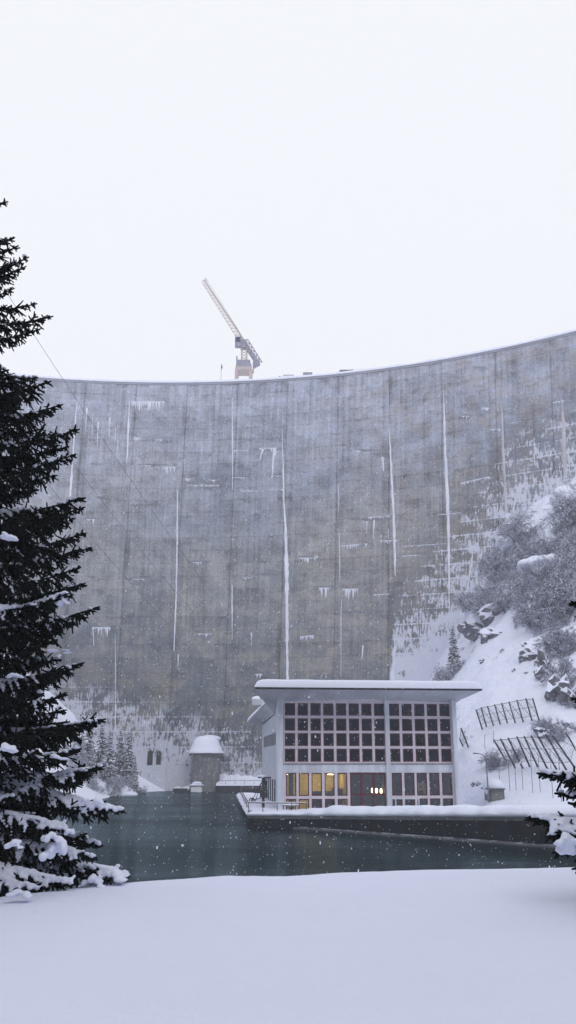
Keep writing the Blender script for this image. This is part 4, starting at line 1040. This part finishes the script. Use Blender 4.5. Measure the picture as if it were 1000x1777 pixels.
# ------------------------------------------------------------------ right-hand slope: fences, rocks, plants
def fence(label, tops, bots, netc=True):
    P = []
    for (tx, ty), (bx_, by) in zip(tops, bots):
        h_ = hit(bx_, by)
        if h_ is None: continue
        tp = at(tx, ty, h_[1] - .9); P.append((h_, tp))
    c = P[len(P) // 2][0]; q = empty('avalanche_fence', c, label, 'avalanche fence', 'avalanche fences on the slope')
    for b, t_ in P:
        d = (t_ - b); MB().tube([b - d * .12, t_], [.10, .085], 6).build('post', M_metal, q)
    for (b, t_), (b2, t2) in zip(P[:-1], P[1:]):
        MB().tube([t_ * .97 + b * .03, b2 * .82 + t2 * .18], .03, 4).build('brace', M_grey_metal, q)
    mb = MB()
    for f in (.96, .6, .2): mb.tube([b * (1 - f) + t_ * f for b, t_ in P], .025 if f < .9 else .035, 4)
    for (b, t_), (b2, t2) in zip(P[:-1], P[1:]):
        for k in range(1, 5):
            f = k / 5; lo = b * (1 - f) + b2 * f; up = t_ * (1 - f) + t2 * f; mb.tube([lo * .8 + up * .2, lo * .04 + up * .96], .015, 3, caps=False)
    mb.build('net', M_grey_metal, q)
cv_ = lambda L: [(780 + a / 4.545, 1150 + b / 4.545) for a, b in L]
fence('upper avalanche fence of nine leaning posts on the open snow slope', cv_([(210, 370), (250, 352), (300, 342), (357, 330), (412, 318), (470, 308), (532, 294), (603, 282), (657, 280)]), cv_([(260, 525), (293, 505), (347, 495), (402, 487), (458, 478), (520, 475), (583, 468), (652, 458), (707, 452)]))
fence('lower avalanche fence of long leaning posts above the street lamp', cv_([(350, 608), (403, 600), (463, 593), (532, 583), (590, 580), (645, 575), (697, 577), (760, 565), (815, 575), (918, 550)]), cv_([(450, 780), (520, 832), (580, 835), (635, 822), (697, 822), (773, 838), (845, 840), (925, 850), (990, 830), (1000, 690)]))
fence('short avalanche fence of two posts close to the powerhouse corner', cv_([(92, 515), (80, 600)])[::-1], cv_([(150, 667), (108, 660)])[::-1])
st_ = MB().tube([(0, 0, -.5), (0, 0, 1), (.02, 0, 3.0)], .028, 5).build('snow_stake', M_grey_metal); first = True
for px, py, L in cv_([]) + [(867, 1352, 2.0), (885, 1372, 2.6), (896, 1371, 2.8), (908, 1371, 2.6), (925, 1376, 4.0), (938, 1375, 3.2), (960, 1385, 3.8), (975, 1392, 3.6), (842, 1300, 1.5), (857, 1290, 1.4)]:
    h_ = hit(px, py)
    if h_ is None: continue
    o = st_ if first else st_.copy()
    if not first: C.objects.link(o)
    first = False; o.location = h_; o.scale = (1, 1, L / 3.0)
    tag(o, 'thin grey stake standing upright in the snow below the avalanche fences', 'stake', 'thin stakes below the avalanche fences')

def rock_mesh(name, seed):
    V, Fc = ICO3; V = V.copy()
    n = np.array([mnoise.fractal(Vector(v * 1.3) + Vector((seed * 7.1, 0, 0)), 1, 2, 4) for v in V]); V = V * (1 + .55 * n)[:, None]
    n2 = np.array([mnoise.cell(Vector(v * 2.2) + Vector((seed, 0, 0))) for v in V]); V = V * (1 + .12 * n2)[:, None]
    return MB().add(V, Fc).build(name, M_rock)
ROCKS = [(836, 1092, 3.0, 1.6, 'broad dark rock ledge left of the frosted thicket'), (848, 1108, 1.4, 1.3, 'small pointed rock below the broad dark ledge'), (868, 1062, 3.2, 3.0, 'large dark boulder under the snow cap at the thicket edge'), (895, 1035, 3.4, 2.6, 'dark overhanging crag in the middle of the frosted thicket'), (862, 1098, 2.2, 1.0, 'low flat rock right of the broad ledge'),
         (924, 1140, 1.7, 1.4, 'grey rock face at the top of the winding outcrop'), (945, 1158, 1.5, 2.0, 'steep dark rock in the winding outcrop above the upper fence'), (955, 1172, 1.4, 1.6, 'darkest rock at the lower end of the winding outcrop'), (975, 1205, 2.0, 2.2, 'dark rock with dead branches right of the upper fence'), (1002, 1220, 1.6, 2.0, 'wedge-shaped rock at the right edge of the slope'),
         (951, 1272, 1.4, .8, 'low rock behind the lower avalanche fence'), (822, 1362, .35, .4, 'left of two pebble-sized rocks beside the powerhouse'), (832, 1361, .3, .4, 'right of two pebble-sized rocks beside the powerhouse'),
         (911, 1118, .5, .35, 'small rock just above the winding outcrop'), (915, 1168, .4, .3, 'lone small rock in the middle of the open slope'), (893, 1163, .35, .3, 'tiny rock left of the lone one on the open slope'), (873, 1130, .5, .4, 'small rock below the large dark boulder'), (840, 1146, .6, .5, 'small rock right of the lone conifer'), (946, 1115, .6, .3, 'little rock strip below the thicket on the right'), (985, 1258, .6, .5, 'small rock near the right edge above the lower fence')]
for k, (px, py, w, h, lab) in enumerate(ROCKS):
    p = hit(px, py)
    if p is None: continue
    o = rock_mesh('rock', k); o.location = p + (0, .4 * w, -.25 * h); o.scale = (w, w * .8, h); o.rotation_euler = (0, .25, k * 1.3); tag(o, lab, 'rock', 'rocks on the slope')

for k, (px, py, a, b, c, lab) in enumerate([(925, 1004, 4.2, 3.0, 1.5, 'broad pillow of snow on the crag in the middle of the thicket'), (950, 996, 2.6, 2.4, 1.2, 'smaller snow pillow right of the broad one in the thicket'), (876, 962, 2.0, 2.2, 1.6, 'rounded snow pillow at the upper left edge of the thicket'), (975, 885, 4.0, 3.5, 2.2, 'high snow pillow between the dam and the thicket at the right edge'), (870, 1040, 2.4, 2.0, .9, 'snow pillow above the broad dark rock ledge')]):
    p = hit(px, py)
    if p is None: continue
    mb = MB(); p = p + (0, -2.2, 1.3)
    for q in range(6): blob(mb, p + np.array([random.uniform(-.6, .6) * a, random.uniform(-.4, .2) * b, random.uniform(-.2, .5) * c]), a * .45, b * .5, c * random.uniform(.5, .9), ICO3, jit=.02)
    o = mb.build('snow_pillow', M_snow_far, smooth=True); tag(o, lab, 'snow pillow', 'snow pillows on the right slope'); m_ = o.modifiers.new('remesh', 'REMESH'); m_.mode = 'VOXEL'; m_.voxel_size = .16; m_.use_smooth_shade = True
# frosted shrub: recursive twigs
def shrub_tpl(name, seed, stems, H, spread, depth=4):
    r_ = np.random.default_rng(seed); seg = []
    def grow(p, d, L, rad, lev):
        n = 3; q = p
        for i in range(n):
            d2 = d + r_.normal(0, .16, 3) + np.array([0, 0, -.03 * lev]); d2 /= np.linalg.norm(d2); q2 = q + d2 * L / n
            seg.append((q, q2, rad * (1 - .25 * i / n), rad * (1 - .25 * (i + 1) / n), lev)); q = q2; d = d2
            if lev < depth:
                for _ in range(2 if lev < 2 else 3 if i else 1):
                    s_ = d + r_.normal(0, .55, 3); s_ /= np.linalg.norm(s_); grow(q, s_, L * r_.uniform(.45, .68), rad * .55, lev + 1)
    for s_ in range(stems):
        a = r_.uniform(0, 6.28); d = np.array([math.cos(a) * spread, math.sin(a) * spread, 1.0]); d /= np.linalg.norm(d)
        grow(np.array([r_.normal(0, .15), r_.normal(0, .15), -.3]), d, H * r_.uniform(.5, .7), .06, 1)
    P0 = np.array([s_[0] for s_ in seg]); P1 = np.array([s_[1] for s_ in seg]); ra = np.array([s_[2] for s_ in seg]); rb = np.array([s_[3] for s_ in seg]); lv = np.array([s_[4] for s_ in seg])
    ra = np.maximum(ra, .017); rb = np.maximum(rb, .012)
    root = empty(name, (0, 0, 0))
    m = lv <= 2; mb = MB(); mb.add(*prisms(P0[m], P1[m], ra[m], rb[m], 4)); mb.build('stem', M_twig, root, local=True)
    m = lv > 2; mb = MB(); mb.add(*prisms(P0[m], P1[m], ra[m], rb[m], 3)); mb.build('twigs', M_twig, root, local=True)
    m = r_.random(len(seg)) < .44; up = np.array([0, 0, 1.0]); k = m.sum()
    mb = MB(); off = (ra[m] * .9)[:, None] * up; mb.add(*prisms(P0[m] + off, P1[m] + off, r_.uniform(.022, .05, k), r_.uniform(.018, .032, k), 3)); mb.build('frost', M_frost, root, local=True)
    return root
# far conifer
def fir_tpl(name, seed, H, Rb, snowy=.5):
    r_ = np.random.default_rng(seed); root = empty(name, (0, 0, 0))
    MB().tube([(0, 0, -1), (0, 0, H * .5), (0, 0, H)], [.16, .1, .02], 7).build('trunk', M_bark, root, local=True)
    A0, A1, ra, rb = [], [], [], []; S0, S1 = [], []
    z = H * .04
    while z < H * .99:
        f = z / H; L = Rb * (1 - f) ** .8 * r_.uniform(.8, 1.15) + .08; nb = int(6 + 6 * (1 - f)); a0 = r_.uniform(0, 6.28)
        for k in range(nb):
            a = a0 + 6.283 * k / nb + r_.normal(0, .2); l = L * r_.uniform(.7, 1.1); d = np.array([math.cos(a), math.sin(a), 0]); side = np.array([-d[1], d[0], 0])
            zb0 = z + r_.normal(0, .16); prev = np.array([0, 0, zb0]); nseg = 3
            for i in range(nseg):
                t_ = (i + 1) / nseg; q = np.array([0, 0, zb0]) + d * l * t_ + np.array([0, 0, -l * (.38 * t_ - .12 * t_ * t_)])
                A0.append(prev); A1.append(q); ra.append(.05 + .10 * (1 - t_)); rb.append(.03)
                if r_.random() < snowy: S0.append(prev + (0, 0, .07)); S1.append(q + (0, 0, .06))
                for sgn in (-1, 1):
                    for u in (.3, .75):
                        b = prev * (1 - u) + q * u; e = b + (side * sgn * .8 + d * .5) * l * .30 * (1.1 - t_ * .6) + np.array([0, 0, -.14 * l * r_.uniform(.5, 1.5)])
                        A0.append(b); A1.append(e); ra.append(.07); rb.append(.02)
                        if r_.random() < snowy * .8: S0.append(b + (0, 0, .06)); S1.append(e + (0, 0, .06))
                prev = q
        z += (.26 + .22 * (1 - f)) * H / 9
    mb = MB(); mb.add(*prisms(A0, A1, ra, rb, 3)); mb.build('crown', M_fir, root, local=True)
    n = len(S0); mb = MB(); mb.add(*prisms(S0, S1, r_.uniform(.04, .10, n), r_.uniform(.02, .06, n), 4)); mb.build('snow', M_frost, root, local=True)
    return root
def relabel(o, lab, cat, grp): tag(o, lab, cat, grp)
SH = [shrub_tpl('frosted_shrub', 10 + k, 6, 3.4, .75) for k in range(4)] + [shrub_tpl('frosted_tree', 30 + k, 2, 6.5, .35) for k in range(2)]
used = set()
def put(tpl, p, s, rz, lab, cat, grp, sz=None):
    o = tpl if tpl.name not in used else copy_tree(tpl)
    used.add(tpl.name)
    o.location = [float(v) for v in p]; o.rotation_euler = (0, 0, rz); o.scale = (s, s, (sz or s)); tag(o, lab, cat, grp)
    return o
cands = []
poly_regions = [  # (x0,x1,y0,y1,n)
    (958, 1010, 900, 980, 16), (905, 1010, 960, 1000, 14), (920, 1010, 1000, 1030, 9), (880, 1010, 1035, 1095, 32), (850, 895, 960, 1015, 12), (860, 935, 925, 985, 14), (970, 1010, 1110, 1180, 7), (815, 850, 1030, 1060, 4), (960, 1010, 1185, 1235, 5), (820, 860, 1045, 1085, 4), (940, 1000, 1262, 1290, 5), (860, 900, 1318, 1336, 3), (985, 1010, 850, 900, 4), (1020, 1200, 850, 1150, 18)]
r_ = np.random.default_rng(5)
for (x0, x1, y0, y1, n) in poly_regions:
    for _ in range(n): cands.append((r_.uniform(x0, x1), r_.uniform(y0, y1)))
for k, (px, py) in enumerate(cands):
    p = hit(px, py)
    if p is None: continue
    tree = r_.random() < .35 and py < 1100 and px > 880
    tpl = SH[4 + int(r_.integers(2))] if tree else SH[int(r_.integers(4))]
    s = (r_.uniform(.75, 1.1) if tree else r_.uniform(.55, 1.35)) if py < 1180 else r_.uniform(.35, .55)
    if py < 1180: lab = 'frosted bare tree rising from the thicket on the right slope' if tree else 'frosted leafless shrub in the dense thicket on the right slope'
    elif py < 1250: lab = 'small frosted shrub among the rocks right of the upper avalanche fence'
    else: lab = 'low frosted bush at the lower avalanche fence'
    put(tpl, p - (0, 0, .3), s, r_.uniform(0, 6.28), lab, 'tree' if tree else 'shrub', {True: 'frosted trees in the thicket', False: 'frosted shrubs in the thicket'}[tree] if py < 1180 else ('shrubs among the slope rocks' if py < 1250 else 'bushes at the lower fence'))
FT_ = [fir_tpl('snowy_conifer', 50 + k, 9.0, 1.75, .42) for k in range(3)]
def place_px(tpl, px, pyb, pyt, bv, lab, cat, grp, Hn=9.0, rz=0, Y=None, wx=1.0):
    p = hit(px, pyb, bv) if Y is None else at(px, pyb, Y)
    if p is None: p = at(px, pyb, 185)
    t_ = at(px, pyt, p[1]); s = (t_[2] - p[2]) / Hn
    o = put(tpl, p - (0, 0, .1), s * wx, rz, lab, cat, grp, s); return o
place_px(FT_[0], 790, 1182, 1084, BV, 'lone snow-dusted conifer rising behind the powerhouse roof', 'conifer', None, wx=.95, rz=1, Y=150)
for k, (px, s_) in enumerate(((772, .75), (812, .85))):
    p = at(px, 1182, 149); put(SH[k], p - (0, 0, .5), s_ * 1.35, k * 2.0, ('frosted bush left of the lone conifer behind the roof', 'frosted bush right of the lone conifer behind the roof')[k], 'shrub', None)
for k, (px, yb, yt, Y, lab) in enumerate([(150, 1370, 1243, 183, 'leftmost pale conifer on the far left bank, farthest back'), (172, 1372, 1254, 178, 'tallest conifer of the clump on the left bank'), (186, 1374, 1266, 176, 'narrow conifer in the middle of the left bank clump'), (205, 1376, 1263, 180, 'conifer second from the dam in the left bank clump'), (220, 1378, 1268, 179, 'conifer nearest the dam face on the left bank'), (157, 1376, 1290, 165, 'short dense conifer at the front of the left bank'), (137, 1374, 1262, 176, 'conifer half hidden behind the foreground spruce'), (232, 1378, 1310, 182, 'small young conifer at the water edge by the dam')]):
    place_px(FT_[k % 3], px, yb, yt, BL, lab, 'conifer', 'conifers on the left bank', rz=k * 1.7, Y=Y, wx=1.05)
for k, (px, py, Y, s_, lab) in enumerate([(205, 1378, 172, 1.15, 'rounded snow-covered bush at the waterline of the left bank'), (190, 1380, 168, 1.0, 'frosted bush left of the rounded one at the waterline'), (165, 1380, 160, 1.0, 'frosted bush at the waterline near the foreground spruce'), (225, 1380, 178, .8, 'thin frosted bush at the dam end of the bank'), (145, 1350, 165, 1.1, 'frosted bush on the slope above the left waterline'), (125, 1320, 172, 1.2, 'high frosted bush on the slope behind the spruce tips'), (240, 1380, 183, .6, 'smallest frosted bush against the dam foot')]):
    put(SH[k % 4], at(px, py, Y) - (0, 0, .4), s_, k * 1.1, lab, 'shrub', 'frosted bushes on the left bank')
mb = MB()
for (px, py, Y, a, b, c) in ((203, 1373, 171, 2.4, 2.0, 1.3), (214, 1375, 171, 1.8, 2, 1.0), (192, 1375, 170, 1.9, 2, 1.1), (205, 1379, 170, 3.6, 2, .7)): blob(mb, at(px, py, Y), a, b, c, ICO3, jit=.03)
o = mb.build('snow_mound', M_snow_far, smooth=True); m_ = o.modifiers.new('remesh', 'REMESH'); m_.mode = 'VOXEL'; m_.voxel_size = .18; m_.use_smooth_shade = True; tag(o, 'smooth mound of snow between the conifers and the water on the left bank', 'snow mound')
for t_ in SH + FT_:
    if t_.name not in used:
        for ch in list(t_.children): bpy.data.objects.remove(ch)
        bpy.data.objects.remove(t_)

# ------------------------------------------------------------------ foreground spruces
class Spruce:
    def __init__(s, name, base, H, label):
        s.root = empty(name, base, label, 'spruce'); s.base = np.array(base, float); s.H = H
        s.W0, s.W1, s.Wa, s.Wb = [], [], [], []          # woody
        s.N0, s.N1, s.Na, s.Nb = [], [], [], []          # needled twigs
        s.snow = MB(); s.r = np.random.default_rng(int(abs(base[0]) * 10) + 3)
    def twig(s, p, d, L, rad):
        e = p + d * L; s.N0.append(p); s.N1.append(e); s.Na.append(rad * .9); s.Nb.append(rad * .62); return e
    def bough(s, p0, p1, snow=0.0, dens=1.0, sag=.10, wide=1.0, hang=.5, rad=.024):
        r_ = s.r; p0 = np.array(p0, float); p1 = np.array(p1, float); L = np.linalg.norm(p1 - p0); n = max(6, int(L / .085 * dens))
        t_ = np.linspace(0, 1, n + 1); P = p0 + (p1 - p0) * t_[:, None]
        P[:, 2] += -sag * L * np.sin(np.pi * t_ ** .85) ** 1.0 + .0
        P += np.cumsum(r_.normal(0, .006, (n + 1, 3)), 0) * (1 - t_[:, None]) * 2
        P[-1] = p1
        for i in range(n):
            f = t_[i]; s.W0.append(P[i]); s.W1.append(P[i + 1]); s.Wa.append(.028 * (1 - f) * min(1, L / 1.6) + .006); s.Wb.append(.028 * (1 - t_[i + 1]) * min(1, L / 1.6) + .006)
            T = P[min(n, i + 1)] - P[i]; T /= np.linalg.norm(T) + 1e-9
            side = np.cross(T, [0, 0, 1.0]); side /= np.linalg.norm(side) + 1e-9
            if f > .3: s.twig(P[i], T, L / n * 1.15, rad * (1.1 - .3 * f))
            dist = (1 - f) * L
            for sg in (-1, 1):
                l = wide * min(.50, .08 + .36 * dist) * r_.uniform(.55, 1.1)
                if f < .15: l *= .6
                d = side * sg * r_.uniform(.55, .95) + T * r_.uniform(.45, .85) + np.array([0, 0, -hang * r_.uniform(.3, 1.1) * min(1, dist / .6 + .1)]); 
                if r_.random() < .10: d[2] += .8
                d /= np.linalg.norm(d); ns = max(2, int(l / .06)); q = P[i]
                sn = snow > 0 and r_.random() < min(1, snow * 1.6) 
                for j in range(ns):
                    d = d + np.array([0, 0, -.05 * hang]) + r_.normal(0, .07, 3); d /= np.linalg.norm(d)
                    e = s.twig(q, d, l / ns * 1.08, rad * (1 - .25 * j / ns))
                    if j < ns - 0:
                        for _ in range(3 if dist > .25 else 2):
                            dd = d * .65 + r_.normal(0, .5, 3) + np.array([0, 0, -.42 * hang]); dd /= np.linalg.norm(dd)
                            ll = r_.uniform(.06, .19) * (1 if dist > .3 else .5); s.twig(q, dd, ll, rad * .72)
                    if sn and f > .08 and j < ns * .85:
                        rr = (.030 + .034 * snow) * r_.uniform(.7, 1.25) * (1 - .5 * j / ns)
                        blob(s.snow, (q + e) / 2 + (0, 0, rad + rr * .25), rr * 1.1, rr * 1.1, rr * .8, ICO1, jit=.15)
                    q = e
            if snow > 0 and .1 < f < .96:
                nn = mnoise.noise(Vector((f * L * 2.2 + p1[2] * 3, p1[0] * 5, 0)))
                w = snow * (.035 + .075 * math.sin(math.pi * min(1, f * 1.05)) ** .7) * (1 + 1.3 * nn)
                if w > .028: blob(s.snow, P[i] + (0, 0, rad + w * .40), w * 1.3, w * 1.3, w * .55, ICO2, jit=.12)
    def finish(s, lean=0):
        b = s.base; n = 12; zz_ = np.linspace(-.4, s.H, n); rad = .17 * (1 - np.linspace(0, 1, n) * .96)
        MB().tube([b + (0, 0, z) for z in zz_], rad, 12).build('trunk', M_bark, s.root, smooth=True)
        mb = MB(); mb.add(*prisms(s.W0, s.W1, s.Wa, s.Wb, 5)); mb.build('branches', M_bark, s.root)
        N0, N1, Na, Nb = (np.array(a) for a in (s.N0, s.N1, s.Na, s.Nb))
        mb = MB(); mb.add(*prisms(N0, N1, Na, Nb, 4))
        # needles: small spikes off every twig
        k = 5; T = N1 - N0; Ln = np.linalg.norm(T, axis=1)[:, None]; T = T / (Ln + 1e-9)
        for j in range(k):
            f = s.r.uniform(0, 1, (len(N0), 1)); c = N0 + (N1 - N0) * f; d = s.r.normal(0, 1, N0.shape); d -= (d * T).sum(1)[:, None] * T; d /= np.linalg.norm(d, axis=1)[:, None] + 1e-9
            d2 = d + T * .9; d2 /= np.linalg.norm(d2, axis=1)[:, None]; w = np.cross(T, d); r1 = (Na * .6)[:, None]
            V = np.stack([c + d * r1 * .5 - w * .005, c + d * r1 * .5 + w * .005, c + d2 * (r1 + s.r.uniform(.005, .014, (len(N0), 1)))], 1).reshape(-1, 3)
            mb.add(V, np.arange(len(V)).reshape(-1, 3))
        mb.build('needles', M_needle, s.root)
        pass
        if s.snow.n:
            o = s.snow.build('snow', M_snow, s.root, smooth=True); o['kind'] = 'stuff'
            m = o.modifiers.new('remesh', 'REMESH'); m.mode = 'VOXEL'; m.voxel_size = .018; m.use_smooth_shade = True
            m2 = o.modifiers.new('smooth', 'SMOOTH'); m2.factor = .5; m2.iterations = 2
SB = np.array([-5.76, 14.3, 0.0]); SB[2] = gz(SB[0], 14.3) - .1
sp = Spruce('foreground_spruce', SB, 14.2, 'tall dark spruce with snow-laden boughs along the left edge')
def env_r(z):    # crown radius against height above eye
    return np.interp(z, [-2, -1.3, 0, 1.5, 3, 5, 7, 9, 11, 13], [3.0, 3.1, 3.05, 2.85, 2.5, 2.1, 1.65, 1.15, .5, .1])
tips = [(14, 350, 0, .2), (27, 412, 0, 0), (33, 426, 0, 0), (50, 446, .25, 0), (46, 462, 0, .1), (64, 527, 0, .1), (92, 549, .18, 0), (26, 500, 0, .1), (72, 570, 0, -.1), (20, 480, .15, .2), (66, 655, .2, .3), (88, 662, .15, -.2), (60, 690, 0, .3), (109, 702, .22, 0), (70, 745, .2, .4), (138, 745, .25, 0), (120, 775, 0, .3), (132, 788, .22, -.2),
        (100, 825, .15, .4), (67, 850, .2, .5), (145, 864, .25, .1), (148, 880, 0, -.2), (130, 900, .1, .3), (150, 925, .15, 0), (160, 951, .22, .2), (140, 985, .15, -.4), (148, 1012, .2, .1), (120, 1030, .5, -.5), (173, 1053, .28, 0), (130, 1080, .15, .5), (100, 1110, .2, -.3), (146, 1150, .35, 0), (110, 1170, .15, .5), (117, 1206, .2, -.2), (116, 1232, .3, .2), (183, 1248, .3, 0), (150, 1262, .2, .4),
        (140, 1300, .35, -.3), (180, 1330, .5, 0), (160, 1345, .35, .4), (214, 1407, .65, 0), (178, 1468, .5, .1), (168, 1490, .5, -.3), (150, 1400, .4, .6), (120, 1440, .55, -.5), (225, 1522, .75, .15), (130, 1535, .6, -.8), (60, 1545, .7, -1.0)]
for px, py, sn, dy in tips:
    p1 = at(px, py, 14.3 + dy); L = p1[0] - SB[0]; lo = py > 1380
    p0 = np.array([SB[0], 14.3, p1[2] + L * (.16 if py > 1200 else .02 if py > 500 else -.25) + (.25 if lo else 0)])
    sp.bough(p0, p1, sn, 1.0, .13 if not lo else .02, 1.0 if py > 640 else .7, hang=.75 if py > 640 else .5)
r_ = np.random.default_rng(21); z = -1.15; az = 0
while z < 12.2:
    rr = env_r(z)
    for k in range(4 if z < 1.5 else 3):
        az += 2.4; d = np.array([math.cos(az), math.sin(az), 0]); L = rr * r_.uniform(.62, .93)
        if abs(math.atan2(d[1], d[0])) < .25: L *= .8
        p1 = np.array([SB[0], 14.3, z - .12 * L]) + d * L; p0 = np.array([SB[0], 14.3, z + .12 * L])
        p1[2] = max(p1[2], gz(p1[0], p1[1]) + .06)
        infr = d[0] > -.25
        gap = (6.9 < z < 7.35) or (8.7 < z < 9.1)
        if gap: continue
        sn = (0.0 if r_.random() < (.4 if z < 4 else .6) else r_.uniform(.25, .6)) if z > 1.0 else (r_.uniform(.3, .75) if r_.random() < .6 else 0)
        sp.bough(p0, p1, sn if d[1] < .5 else sn * .5, 1.15 if infr else .45, .10, 1.0, hang=.8 if infr else .5, rad=.024 if infr else .04)
    z += .30 if z < 3 else .36
# a few heavy pillows
def pillow(S, px, py, Y, a, b, c, n=9):
    p = at(px, py, Y)
    for _ in range(n): q_ = S.r.uniform(-1, 1); blob(S.snow, p + np.array([q_ * a * .75, S.r.normal(0, .3) * b, -abs(q_) * c * .7 + S.r.normal(0, .12) * c]), a * S.r.uniform(.18, .36), b * .5, c * S.r.uniform(.25, .42) * (1.3 - abs(q_) * .6), ICO2, jit=.12)
for a in [(12, 928, 12.6, .17, .2, .10), (112, 1043, 13.9, .12, .2, .09), (8, 1292, 12.4, .18, .2, .11), (158, 1385, 14.0, .22, .2, .09), (104, 1466, 12.9, .22, .25, .20), (90, 1448, 12.9, .18, .2, .12), (122, 1438, 13.4, .09, .12, .10), (190, 1516, 14.3, .30, .3, .10), (160, 1524, 14.1, .22, .3, .12), (35, 1546, 12.5, .20, .2, .10), (25, 1170, 13.0, .14, .2, .06), (25, 1462, 12.3, .15, .2, .08), (100, 1128, 13.6, .22, .2, .04), (95, 1312, 13.6, .2, .2, .06)]:
    pillow(sp, *a)
sp.finish()
SB2 = at(1250, 1500, 11.0); SB2[2] = gz(SB2[0], 11.0) - .1
s2 = Spruce('edge_spruce', SB2, 8.0, 'nearer spruce at the right edge showing only its snowy bough tips')
for px, py, sn, dy in [(934, 1342, .45, 0), (965, 1377, .4, .1), (988, 1394, .2, .2), (914, 1419, .5, 0), (955, 1420, .3, .5), (950, 1452, .5, -.2), (994, 1508, .2, 0), (988, 1049, 0, 0), (993, 1214, .1, 0), (960, 1480, .4, .3), (1010, 1130, .2, 0), (1010, 1290, .3, 0), (1020, 950, .1, .3), (1040, 850, .1, 0), (1060, 700, 0, 0)]:
    p1 = at(px, py, 11 + dy); L = SB2[0] - p1[0]; s2.bough((SB2[0], 11, p1[2] - (.18 if py < 1430 else -.1) * L * (-1 if py < 1300 else 1)), p1, sn, 1.0, -.03, .72, hang=.6)
z = -1.2; az = .5
while z < 7.0:
    for k in range(3):
        az += 2.4; d = np.array([math.cos(az), math.sin(az), 0]); L = np.interp(z, [-1.3, 2, 7], [1.5, 1.2, .2]) * r_.uniform(.8, 1)
        if d[0] < -.55: L *= .5
        p0 = np.array([SB2[0], 11, z + .1 * L]); p1 = np.array([SB2[0], 11, z - .1 * L]) + d * L; p1[2] = max(p1[2], gz(p1[0], p1[1]) + .05)
        s2.bough(p0, p1, .35 if r_.random() < .6 else 0, .5, .08, 1.0, hang=.6, rad=.035)
    z += .36
pillow(s2, 983, 1452, 10.6, .16, .16, .10, 16); pillow(s2, 982, 1466, 10.6, .12, .14, .12, 14); pillow(s2, 978, 1475, 10.6, .08, .10, .06, 8); pillow(s2, 975, 1425, 10.9, .20, .15, .09)
s2.finish()

# ------------------------------------------------------------------ falling snow
t = NT('snowflake'); a_ = t.n('ShaderNodeBsdfDiffuse'); b_ = t.n('ShaderNodeBsdfTranslucent'); m_ = t.n('ShaderNodeMixShader')
a_.inputs[0].default_value = b_.inputs[0].default_value = (.92, .93, .96, 1); m_.inputs[0].default_value = .55
t.l(a_.outputs[0], m_.inputs[1]); t.l(b_.outputs[0], m_.inputs[2]); t.l(m_.outputs[0], t.out.inputs[0]); M_flake = t.m
r_ = np.random.default_rng(99); NF = 18000
V, Fc = ICO1
Y = (r_.uniform(8.0 ** 2, 78.0 ** 2, NF)) ** .5; X = r_.uniform(-.42, .42, NF) * Y; Zp = r_.uniform(-.16, .42, NF) * Y
ok = ~((Zp < -1.2) & (Y < 18)) & (Zp > -5.4) & ~((Y > 64) & (Zp < -2)); X, Y, Zp = X[ok], Y[ok], Zp[ok]; n = len(X)
sz_ = (.0038 + .0062 * r_.random(n) ** 2) * (1 + Y / 40)
Vf = V[None] * sz_[:, None, None] * r_.uniform(.6, 1.3, (n, 1, 3)) * (1 + r_.uniform(-.3, .3, (n, len(V), 1))) * np.array([.85, .85, 1.5])
Vf = Vf + np.stack([X, Y, Zp], 1)[:, None]; Ff = Fc[None] + (np.arange(n) * len(V))[:, None, None]
o = MB().add(Vf.reshape(-1, 3), Ff.reshape(-1, 3)).build('falling_snow', M_flake); tag(o, kind='stuff')

# ------------------------------------------------------------------ haze
t = NT('haze_air'); pv = t.n('ShaderNodeVolumePrincipled')
pv.inputs['Color'].default_value = (.90, .92, .99, 1); pv.inputs['Density'].default_value = .0009; pv.inputs['Anisotropy'].default_value = .1
t.l(pv.outputs[0], t.out.inputs['Volume'])
o = MB().box(-200, 200, -110, 262, -10, 132).build('haze', t.m); tag(o, kind='stuff')

# ------------------------------------------------------------------ light
w = bpy.data.worlds.new('World'); scene.world = w; w.use_nodes = True; nt = w.node_tree; nt.nodes.clear()
out = nt.nodes.new('ShaderNodeOutputWorld'); bg = nt.nodes.new('ShaderNodeBackground'); sky = nt.nodes.new('ShaderNodeTexSky')
sky.sky_type = 'NISHITA'; sky.sun_disc = False; sky.sun_elevation = R(35); sky.sun_rotation = R(160); sky.air_density = 1; sky.dust_density = 4
mx = nt.nodes.new('ShaderNodeMix'); mx.data_type = 'RGBA'; mx.inputs[0].default_value = .9
nt.links.new(sky.outputs[0], mx.inputs[6]); mx.inputs[7].default_value = (10.6, 10.7, 11.1, 1)
nt.links.new(mx.outputs[2], bg.inputs[0]); bg.inputs[1].default_value = .1; nt.links.new(bg.outputs[0], out.inputs[0])
sd = bpy.data.lights.new('sun', 'SUN'); sd.energy = .8; sd.angle = R(40); sd.color = (1, .98, .96)
so_ = bpy.data.objects.new('sun', sd); C.objects.link(so_); so_.rotation_euler = (R(50), 0, R(20))
so_.location = (0, 0, 100)
scene.view_settings.view_transform = 'Standard'; scene.view_settings.look = 'None'; scene.view_settings.exposure = 0; scene.view_settings.gamma = 1
scene.cycles.volume_bounces = 2; scene.cycles.max_bounces = 8; scene.cycles.transparent_max_bounces = 12
scene.cycles.use_denoising = True
